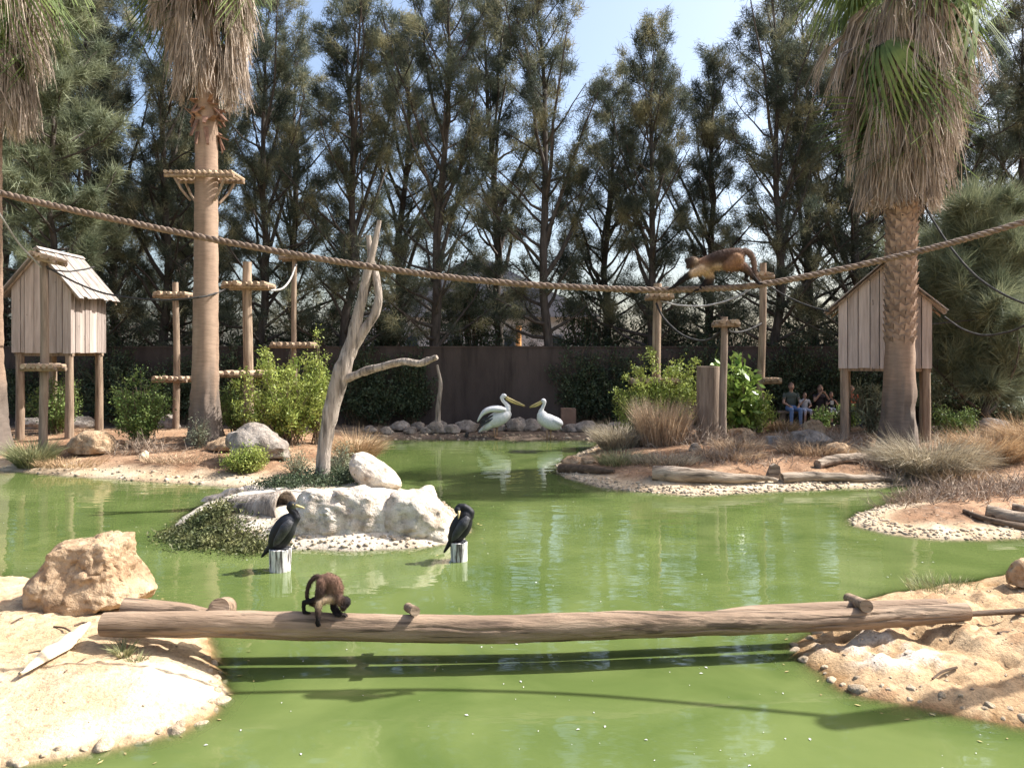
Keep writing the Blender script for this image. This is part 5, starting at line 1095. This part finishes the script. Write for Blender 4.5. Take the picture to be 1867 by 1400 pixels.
tl, _ = spline([LM(660, 345), LM(585, 305), LM(495, 360), LM(430, 460), LM(402, 580), LM(398, 680), LM(420, 760, .02), LM(470, 820, .03)], 18)
pr += chain(list(tl), list(np.linspace(.020, .011, 18)), DKB)
organic('body', pr, .0052, 'fur', t, 3, fur=(9000, .016, .0022))
mb = MB(); mb.sphere(LM(1030, 855, -.078), (.005,)*3, 8, 6); mb.build('eye', M['rope_black'], t, smooth=True)
# monkey on the rope
def RM(cx, cy, dy=0): return P(1200+cx/7.78, 420+cy/7.78, 6.1+dy)
t = thing('spider_monkey', 'brown monkey walking along the thick rope with arched tail', 'monkey', RM(800, 830))
pr = chain([RM(1130, 345), RM(1020, 350), RM(880, 385), RM(760, 430), RM(640, 480)], [.055, .055, .057, .056, .052], [(.10, .06, .042), (.085, .05, .035), (.05, .031, .024), (.05, .031, .024), (.12, .068, .043)])
pr += [('e', RM(1090, 430, -.03), (.056, .05, .056), None, (.24, .135, .072)), ('e', RM(820, 500), (.09, .05, .035), None, (.36, .26, .16)), ('e', RM(650, 545), (.055, .05, .045), None, (.42, .32, .2))]
pr += chain([RM(620, 480), RM(560, 470)], [.048, .042], (.22, .12, .07)) + [('e', RM(495, 462, -.01), (.054, .050, .052), None, (.07, .045, .03)), ('e', RM(470, 445, -.02), (.030, .03, .03), None, BLK), ('e', RM(450, 500, -.02), (.026, .028, .024), None, (.04, .03, .025)), ('e', RM(425, 520, -.02), (.016, .018, .015), None, (.06, .04, .03)), ('e', RM(540, 430, -.05), (.013, .009, .015), None, (.45, .33, .22)), ('e', RM(400, 430), (.012, .02, .02), None, BLK)]
pr += chain([RM(610, 550, -.03), RM(480, 610, -.05), RM(420, 650, -.05), RM(310, 730, -.03), RM(235, 790, -.02)], [.042, .032, .027, .021, .015], [TAN, TAN, BLK, BLK, BLK]) + hand(RM(225, 800, -.02), np.array((-1, 0, -.35)), np.array((0, 1, 0)), .05, .007, BLK)
pr += chain([RM(690, 560, .03), RM(725, 640, .04), RM(730, 700, .04), RM(650, 770, .03), RM(580, 835, .01)], [.042, .034, .030, .021, .015], [TAN, TAN, DKB, BLK, BLK]) + hand(RM(575, 842, .01), np.array((-1, 0, -.2)), np.array((0, 1, 0)), .05, .007, BLK)
pr += chain([RM(1110, 420, -.04), RM(1000, 500, -.05)], [.058, .045], [(.24, .135, .072), (.20, .11, .06)]) + chain([RM(1000, 500, -.05), RM(1130, 500, -.05), RM(1215, 500, -.04)], [.042, .034, .028], (.16, .085, .05)) + chain([RM(1215, 500, -.04), RM(1300, 600, -.03), RM(1360, 680, -.02), RM(1420, 740, -.01)], [.028, .022, .017, .013], [(.12, .08, .07), DKB, BLK, BLK])
pr += chain([RM(1400, 725, -.01), RM(1450, 755, -.02), RM(1480, 752, -.03)], [.013, .011, .007], BLK) + chain([RM(1400, 725, -.01), RM(1440, 760, .02)], [.009, .006], BLK) + chain([RM(1400, 730, -.01), RM(1430, 765, -.03)], [.009, .006], BLK)
pr += chain([RM(1120, 430, .04), RM(1060, 510, .05), RM(1180, 540, .05), RM(1270, 590, .05), RM(1240, 690, .04), RM(1290, 725, .02)], [.05, .036, .027, .02, .014, .010], [ORG, BR, DKB, BLK, BLK, BLK])
tl, _ = spline([RM(1170, 320), RM(1230, 295), RM(1310, 340), RM(1352, 430), RM(1366, 520), RM(1366, 600), RM(1385, 660, .02), RM(1430, 700, .03)], 18)
pr += chain(list(tl), list(np.linspace(.028, .013, 18)), (.15, .10, .075))
organic('body', pr, .0058, 'fur', t, 3, fur=(9000, .018, .0024))
mb = MB(); mb.sphere(RM(445, 478, -.05), (.005,)*3, 8, 6); mb.build('eye', M['rope_black'], t, smooth=True)

# pelicans
WH, GW, DKF, BIL, LEG = (.72, .71, .70), (.60, .60, .62), (.03, .03, .035), (.52, .42, .17), (.40, .25, .15)
def pelican(label, S, d, body, neck, head, bill, wing, tips, tail, legs, facing):
    t = thing('pelican', label, 'pelican', on(S(*legs[0][-1])[0]*FPX/d+CX, 0, d))
    g0 = gh(S(*legs[0][-1])[0], d); pr = list(body) + chain([S(*q[:2]) for q in neck], [q[2] for q in neck], WH) + [('e', S(*head[:2]), (.075, .062, .065), None, WH)]
    pr += tail
    organic('body', pr, .012, 'feather', t, 4, soft=.012)
    b0, b1 = S(*bill[0]), S(*bill[1]); dv = b1-b0; s = np.linspace(0, 1, 9)[:, None]
    mb = MB(); mb.tube(b0+dv*s+np.array((0, 0, .008)), np.interp(s[:, 0], [0, .15, .9, 1], [.035, .026, .016, .006]), 10); ub = mb.build('upper_bill', M['bill'], t, smooth=True)
    lo = b0+dv*s*.96+np.array((0, 0, -1.0))*(.022+.040*np.sin(np.clip(s*1.15, 0, 1)*math.pi)**.8*(1-s*.55)); mb = MB(); mb.tube(lo, np.interp(s[:, 0], [0, .3, .9, 1], [.034, .034, .012, .005]), 10); mb.build('pouch', M['pouch'], t, smooth=True)
    mb = MB(); e = S(head[0]+facing*22, head[1]-8); mb.sphere(e+np.array((0, -.058, 0)), (.012,)*3, 8, 6); mb.build('eye', M['rope_black'], t, smooth=True)
    for side in (-1, 1):
        if wing is None: break
        pts = [S(*q)+np.array((0, side*.16*(1 if k_ else .6), 0)) for k_, q in enumerate(wing)]
        mb = MB(); p, _ = spline(pts, 14); mb.tube(p, np.interp(np.linspace(0, 1, 14), [0, .2, .6, 1], [.05, .085, .075, .02]), 10); w = mb.build('wing', M['white_feather'], t, smooth=True)
        for q_ in tips:
            a, b_ = S(*q_[0])+np.array((0, side*.15, 0)), S(*q_[1])+np.array((0, side*.17, 0)); m_ = (a+b_)/2; mb = MB(); mb.tube([a, m_+np.array((0, 0, .01)), b_], [.022, .026, .006], 6); mb.build('flight_feather', M['dark_feather'], w, smooth=True)
    for k_, lg in enumerate(legs):
        a, m_, b_ = [S(*q) for q in lg]; yo = np.array((0, -.06+.12*k_, 0)); b_[2] = g0+.012; mb = MB(); mb.tube([a+yo, m_+yo, b_+yo], [.040, .017, .015], 8); L_ = mb.build('leg', M['leg'], t, smooth=True)
        f_ = b_+yo; mb = MB()
        for an in (-.5, 0, .5): mb.tube([f_, f_+np.array((facing*.07*math.cos(an), -.07*math.sin(an)-.03, 0)), f_+np.array((facing*.14*math.cos(an), -.14*math.sin(an)-.05, -.006))], [.013, .011, .007], 6)
        q0 = [f_+np.array((facing*.13*math.cos(an), -.13*math.sin(an)-.05, 0)) for an in (-.5, 0, .5)]; mb.prism([f_, q0[0], q0[1], q0[2]], (0, 0, -.006)); mb.build('foot', M['leg'], L_)
    return t
M['bill'] = mat('bill', (.45, .35, .15), (.60, .48, .24), 6, rough=.5, bump=.1); M['pouch'] = mat('pouch', (.50, .38, .13), (.60, .46, .18), 6, rough=.5, bump=.1)
M['leg'] = mat('leg', (.36, .22, .14), (.46, .30, .20), 6, bump=.1); M['white_feather'] = mat('white_feather', (.62, .62, .62), (.74, .73, .72), 20, bump=.5, stretch=(.4, 2, 2), rough=.6); M['dark_feather'] = mat('dark_feather', (.02, .02, .022), (.07, .07, .075), 20, bump=.4, rough=.5)
d1 = 21.4
def S1(cx, cy): return P(850+cx/8.89, 690+cy/8.89, d1)
rt = lambda deg: np.array(Matrix.Rotation(math.radians(deg), 3, 'Y'))
pelican('larger white pelican with raised wings and lowered bill, facing right', S1, d1,
        [('e', S1(520, 650), (.40, .20, .215), rt(-27), WH), ('e', S1(590, 600), (.20, .17, .19), None, WH), ('e', S1(400, 730), (.28, .15, .13), rt(-38), WH)],
        [(630, 560, .13), (672, 500, .095), (680, 460, .075), (645, 410, .058), (595, 360, .05), (575, 310, .055), (600, 280, .06)], (612, 282), [(645, 305), (955, 447)],
        [(640, 505), (520, 490), (380, 500), (270, 560), (185, 690)], [((430, 590), (250, 720)), ((400, 600), (210, 760)), ((440, 640), (190, 800)), ((380, 660), (170, 830)), ((330, 640), (230, 690)), ((620, 510), (500, 525))],
        [('c', S1(320, 780), S1(215, 855), .08, .03, WH)], [[(450, 800), (455, 880), (470, 975)], [(500, 800), (500, 880), (490, 975)]], 1)
d2 = 21.2
def S2(cx, cy): return P(850+cx/8.89, 690+cy/8.89, d2)
pelican('smaller white pelican with folded wings facing left towards the larger one', S2, d2,
        [('e', S2(1345, 700), (.37, .18, .20), rt(24), WH), ('e', S2(1240, 640), (.16, .15, .20), None, WH), ('e', S2(1430, 690), (.26, .17, .13), rt(22), GW)],
        [(1215, 600, .12), (1210, 540, .075), (1235, 480, .05), (1262, 420, .048), (1268, 380, .055)], (1252, 362), [(1225, 370), (1022, 468)],
        None, [], [('c', S2(1470, 730), S2(1545, 840), .07, .025, ((.6, .6, .6), DKF)), ('c', S2(1400, 770), S2(1540, 815), .04, .02, DKF)],
        [[(1310, 830), (1310, 900), (1305, 980)], [(1370, 830), (1372, 900), (1362, 990)]], -1)

# cormorants on whitewashed posts
CB, CG = (.012, .012, .014), (.055, .057, .065)
def cpost(label, px0, px1, ytop, ybase, d, seed):
    c = P((px0+px1)/2, ybase, d); r = (px1-px0)/2*d/FPX; zt = P(0, ytop, d)[2]
    mb = MB(); zz = np.linspace(-.7, zt, 14); rr = np.where(zz > zt-.02, r*.97, r)*(1-.08*np.clip(-(zz-zt)/.3, 0, 1)); mb.tube(np.stack([c[0]+0*zz, d+0*zz, zz], -1), rr, 20, wob=.05, seed=seed, wscale=8)
    return tag(rest(mb.build('mooring_post', M['dropping'], smooth=True, sharp=50)), label, 'post')
cpost('cut post streaked white under the upright cormorant', 491, 531, 1000, 1040, 8.5, 1); cpost('slimmer cut post streaked white under the preening cormorant', 821, 853, 988, 1022, 8.9, 2)
def C1(cx, cy, dy=0): return P(460+cx/8.75, 900+cy/8.75, 8.5+dy)
t = thing('cormorant', 'black cormorant standing upright on a post facing right', 'cormorant', C1(450, 860))
pr = [('e', C1(480, 620), (.13, .085, .235), rt(28), CB), ('e', C1(580, 480), (.095, .08, .12), rt(20), CG), ('e', C1(420, 700), (.09, .07, .16), rt(30), CB)]
pr += chain([C1(640, 450), C1(700, 380), C1(680, 310), C1(620, 255), C1(600, 215), C1(625, 180)], [.065, .05, .042, .038, .042, .046], CB) + [('e', C1(635, 178), (.052, .040, .040), None, CB), ('e', C1(665, 205), (.022, .032, .018), None, (.30, .30, .20))]
pr += chain([C1(330, 810), C1(240, 900), C1(150, 1005)], [.045, .03, .013], CB) + chain([C1(470, 760, -.03), C1(465, 830, -.03)], [.03, .014], CB) + chain([C1(490, 770, .03), C1(510, 835, .04)], [.03, .014], CB)
organic('body', pr, .008, 'feather', t, 3)
mb = MB(); b0, b1 = C1(685, 185, -.005), C1(820, 222, -.005); mb.tube([b0, (b0+b1)/2, b1, b1+np.array((.004, 0, -.018))], [.019, .013, .008, .003], 8); mb.build('bill', M['bill'], t, smooth=True)
mb = MB(); mb.sphere(C1(650, 172, -.040), (.006,)*3, 8, 6); mb.build('eye', M['bill'], t, smooth=True)
for sy in (-1, 1):
    mb = MB(); p, _ = spline([C1(620, 430, sy*.085), C1(520, 560, sy*.098), C1(420, 720, sy*.08), C1(330, 850, sy*.04)], 12); mb.tube(p, np.interp(np.linspace(0, 1, 12), [0, .25, .7, 1], [.035, .06, .045, .008]), 10); mb.build('wing', M['dark_feather'], t, smooth=True)
    f_ = C1(470 if sy < 0 else 512, 845, sy*.04); f_[2] = P(0, 1000, 8.5)[2]+.008; mb = MB()
    for an in (-.6, 0, .6): mb.tube([f_, f_+np.array((.05*math.cos(an), .05*math.sin(an), 0)), f_+np.array((.075*math.cos(an), .075*math.sin(an), -.003))], [.008, .007, .004], 6)
    mb.build('foot', M['dark_feather'], t)
def C2(cx, cy, dy=0): return P(780+cx/10, 900+cy/10, 8.9+dy)
t = thing('cormorant', 'black cormorant preening with its head tucked back on a post', 'cormorant', C2(560, 860))
pr = [('e', C2(600, 600), (.12, .085, .20), rt(27), CB), ('e', C2(690, 430), (.085, .08, .095), None, CB), ('e', C2(500, 740), (.08, .065, .12), rt(24), (.03, .022, .018))]
pr += chain([C2(760, 400), C2(775, 345), C2(730, 290), C2(660, 245), C2(590, 240), C2(550, 275)], [.055, .052, .048, .045, .042, .042], CB) + [('e', C2(548, 300, -.02), (.042, .044, .045), None, CB)]
pr += chain([C2(450, 820), C2(380, 930), C2(300, 1060)], [.042, .028, .014], CB) + chain([C2(560, 780, -.03), C2(555, 855, -.03)], [.03, .013], CB) + chain([C2(590, 780, .03), C2(600, 855, .03)], [.03, .013], CB)
organic('body', pr, .008, 'feather', t, 3)
mb = MB(); b0, b1 = C2(570, 310, -.055), C2(558, 460, -.085); mb.tube([b0, (b0+b1)/2, b1], [.016, .012, .005], 8); mb.build('bill', M['bill'], t, smooth=True)
for sy in (-1, 1):
    mb = MB(); p, _ = spline([C2(740, 420, sy*.085), C2(640, 560, sy*.10), C2(520, 740, sy*.08), C2(430, 880, sy*.04)], 12); mb.tube(p, np.interp(np.linspace(0, 1, 12), [0, .25, .7, 1], [.03, .06, .045, .008]), 10); mb.build('wing', M['dark_feather'], t, smooth=True)
    f_ = C2(560 if sy < 0 else 600, 870, sy*.035); f_[2] = P(0, 988, 8.9)[2]+.008; mb = MB()
    for an in (-.6, 0, .6): mb.tube([f_, f_+np.array((.05*math.cos(an), .05*math.sin(an), 0)), f_+np.array((.075*math.cos(an), .075*math.sin(an), -.003))], [.008, .007, .004], 6)
    mb.build('foot', M['dark_feather'], t)

# people seated in the shade
SK, HR, JN = (.40, .24, .17), (.02, .015, .012), (.16, .24, .42)
mb = MB(); bz = gh((1495-CX)*23/FPX, 23.0); x0, x1 = (1418-CX)*23/FPX, (1580-CX)*23/FPX
tb = thing('bench', 'long dark bench under the seated people by the wall', 'bench', ((x0+x1)/2, 23.2, bz)); mb.box(((x0+x1)/2, 23.2, bz+.43), ((x1-x0)/2, .19, .025)); mb.build('seat', M['pole_dark'], tb)
for xx in (x0+.2, (x0+x1)/2, x1-.2): mb = MB(); mb.box((xx, 23.2, bz+.2), (.05, .16, .2)); mb.build('leg', M['pole_dark'], tb)
def seated(label, px, s, shirt, trous, legskin, arms, d=23.15, hair=.0, sleeve=.5, lean=0):
    x = (px-CX)*d/FPX; z0 = gh(x, d-.4); sz = max(bz+.455, z0+.455); t = thing('person', label, 'person', (x, d, sz))
    def q(a, b_, c): return np.array((x+a*s, d+b_*s, sz+c*s))
    pr = [('e', q(0, 0, .10), (.165*s, .12*s, .13*s), None, trous), ('e', q(0, -.01, .30), (.155*s, .105*s, .20*s), None, shirt), ('e', q(0, -.01, .46), (.175*s, .10*s, .13*s), None, shirt)]
    pr += chain([q(0, 0, .52), q(0, -.02, .64)], [.055*s, .05*s], SK) + [('e', q(0, -.04, .74), (.075*s, .092*s, .115*s), None, SK), ('e', q(0, -.01, .785), (.083*s, .095*s, .09*s), None, HR), ('e', q(0, -.135, .725), (.013*s, .018*s, .02*s), None, SK), ('e', q(-.078, -.03, .735), (.014*s, .02*s, .03*s), None, SK), ('e', q(.078, -.03, .735), (.014*s, .02*s, .03*s), None, SK), ('e', q(0, -.12, .685), (.025*s, .012*s, .008*s), None, (.25, .10, .08))]
    if hair: pr += [('e', q(0, .04, .66), (.09*s, .06*s, .16*s), None, HR)]
    for sx in (-1, 1):
        kn = q(sx*.13, -.42, .07); ft = q(sx*.14, -.42, 0); ft[2] = max(z0+.05, sz-.47*s if s < .9 else z0+.05)
        pr += chain([q(sx*.09, -.02, .08), kn], [.085*s, .065*s], trous) + chain([kn, (kn+ft)/2, ft], [.062*s, .052*s, .042*s], (trous, legskin, legskin) if legskin is not None else trous) + chain([ft, ft+np.array((sx*.02, -.17*s, -.02))], [.042*s, .035*s], (.05, .045, .045))
        el, ha = arms[0 if sx < 0 else 1]; el = q(*el); ha = q(*ha); sh = q(sx*.19, 0, .50); m_ = sh+(el-sh)*sleeve
        pr += chain([sh, m_], [.055*s, .05*s], shirt) + chain([m_, el], [.043*s, .038*s], SK) + chain([el, ha], [.038*s, .026*s], SK) + hand(ha, ha-el, np.array((1, 0, .1)), .085*s, .010*s, SK)
    organic('body', pr, .011 if s > .8 else .009, 'cloth', t, 2, soft=.008)
    return t
rest_arms = [((-.25, -.08, .26), (-.12, -.30, .16)), ((.25, -.08, .26), (.12, -.30, .16))]
up_arms = [((-.24, -.18, .36), (-.06, -.26, .62)), ((.24, -.18, .36), (.07, -.26, .60))]
seated('seated man in a dark green shirt and blue jeans, leftmost of the group', 1442, 1.0, (.085, .10, .085), JN, None, rest_arms)
seated('small child in a pale dress sitting beside the man in jeans', 1467, .66, (.42, .41, .42), (.44, .46, .56), SK, [((-.24, -.12, .32), (-.10, -.25, .55)), ((.25, -.10, .28), (.10, -.28, .22))], d=23.0, hair=1)
seated('seated woman in dark clothes holding both hands up to her face', 1495, .92, (.035, .028, .032), (.10, .065, .055), SK, up_arms, hair=1)
seated('small child in a black top and white shorts, right of the woman in dark clothes', 1515, .68, (.02, .02, .024), (.55, .54, .58), SK, [((-.24, -.14, .30), (-.06, -.28, .50)), ((.24, -.14, .30), (.06, -.28, .50))], d=23.0, hair=0)
seated('person in an orange red top half hidden behind the right hut legs', 1552, .9, (.60, .09, .035), (.05, .05, .06), None, rest_arms, hair=1)
mb = MB(); c = P(1517, 734, 22.62); mb.box(c, (.045, .006, .06)); tag(rest(mb.build('white_mug', M['plain_white'])), 'small white thing held before the chest of the child in black', 'toy')
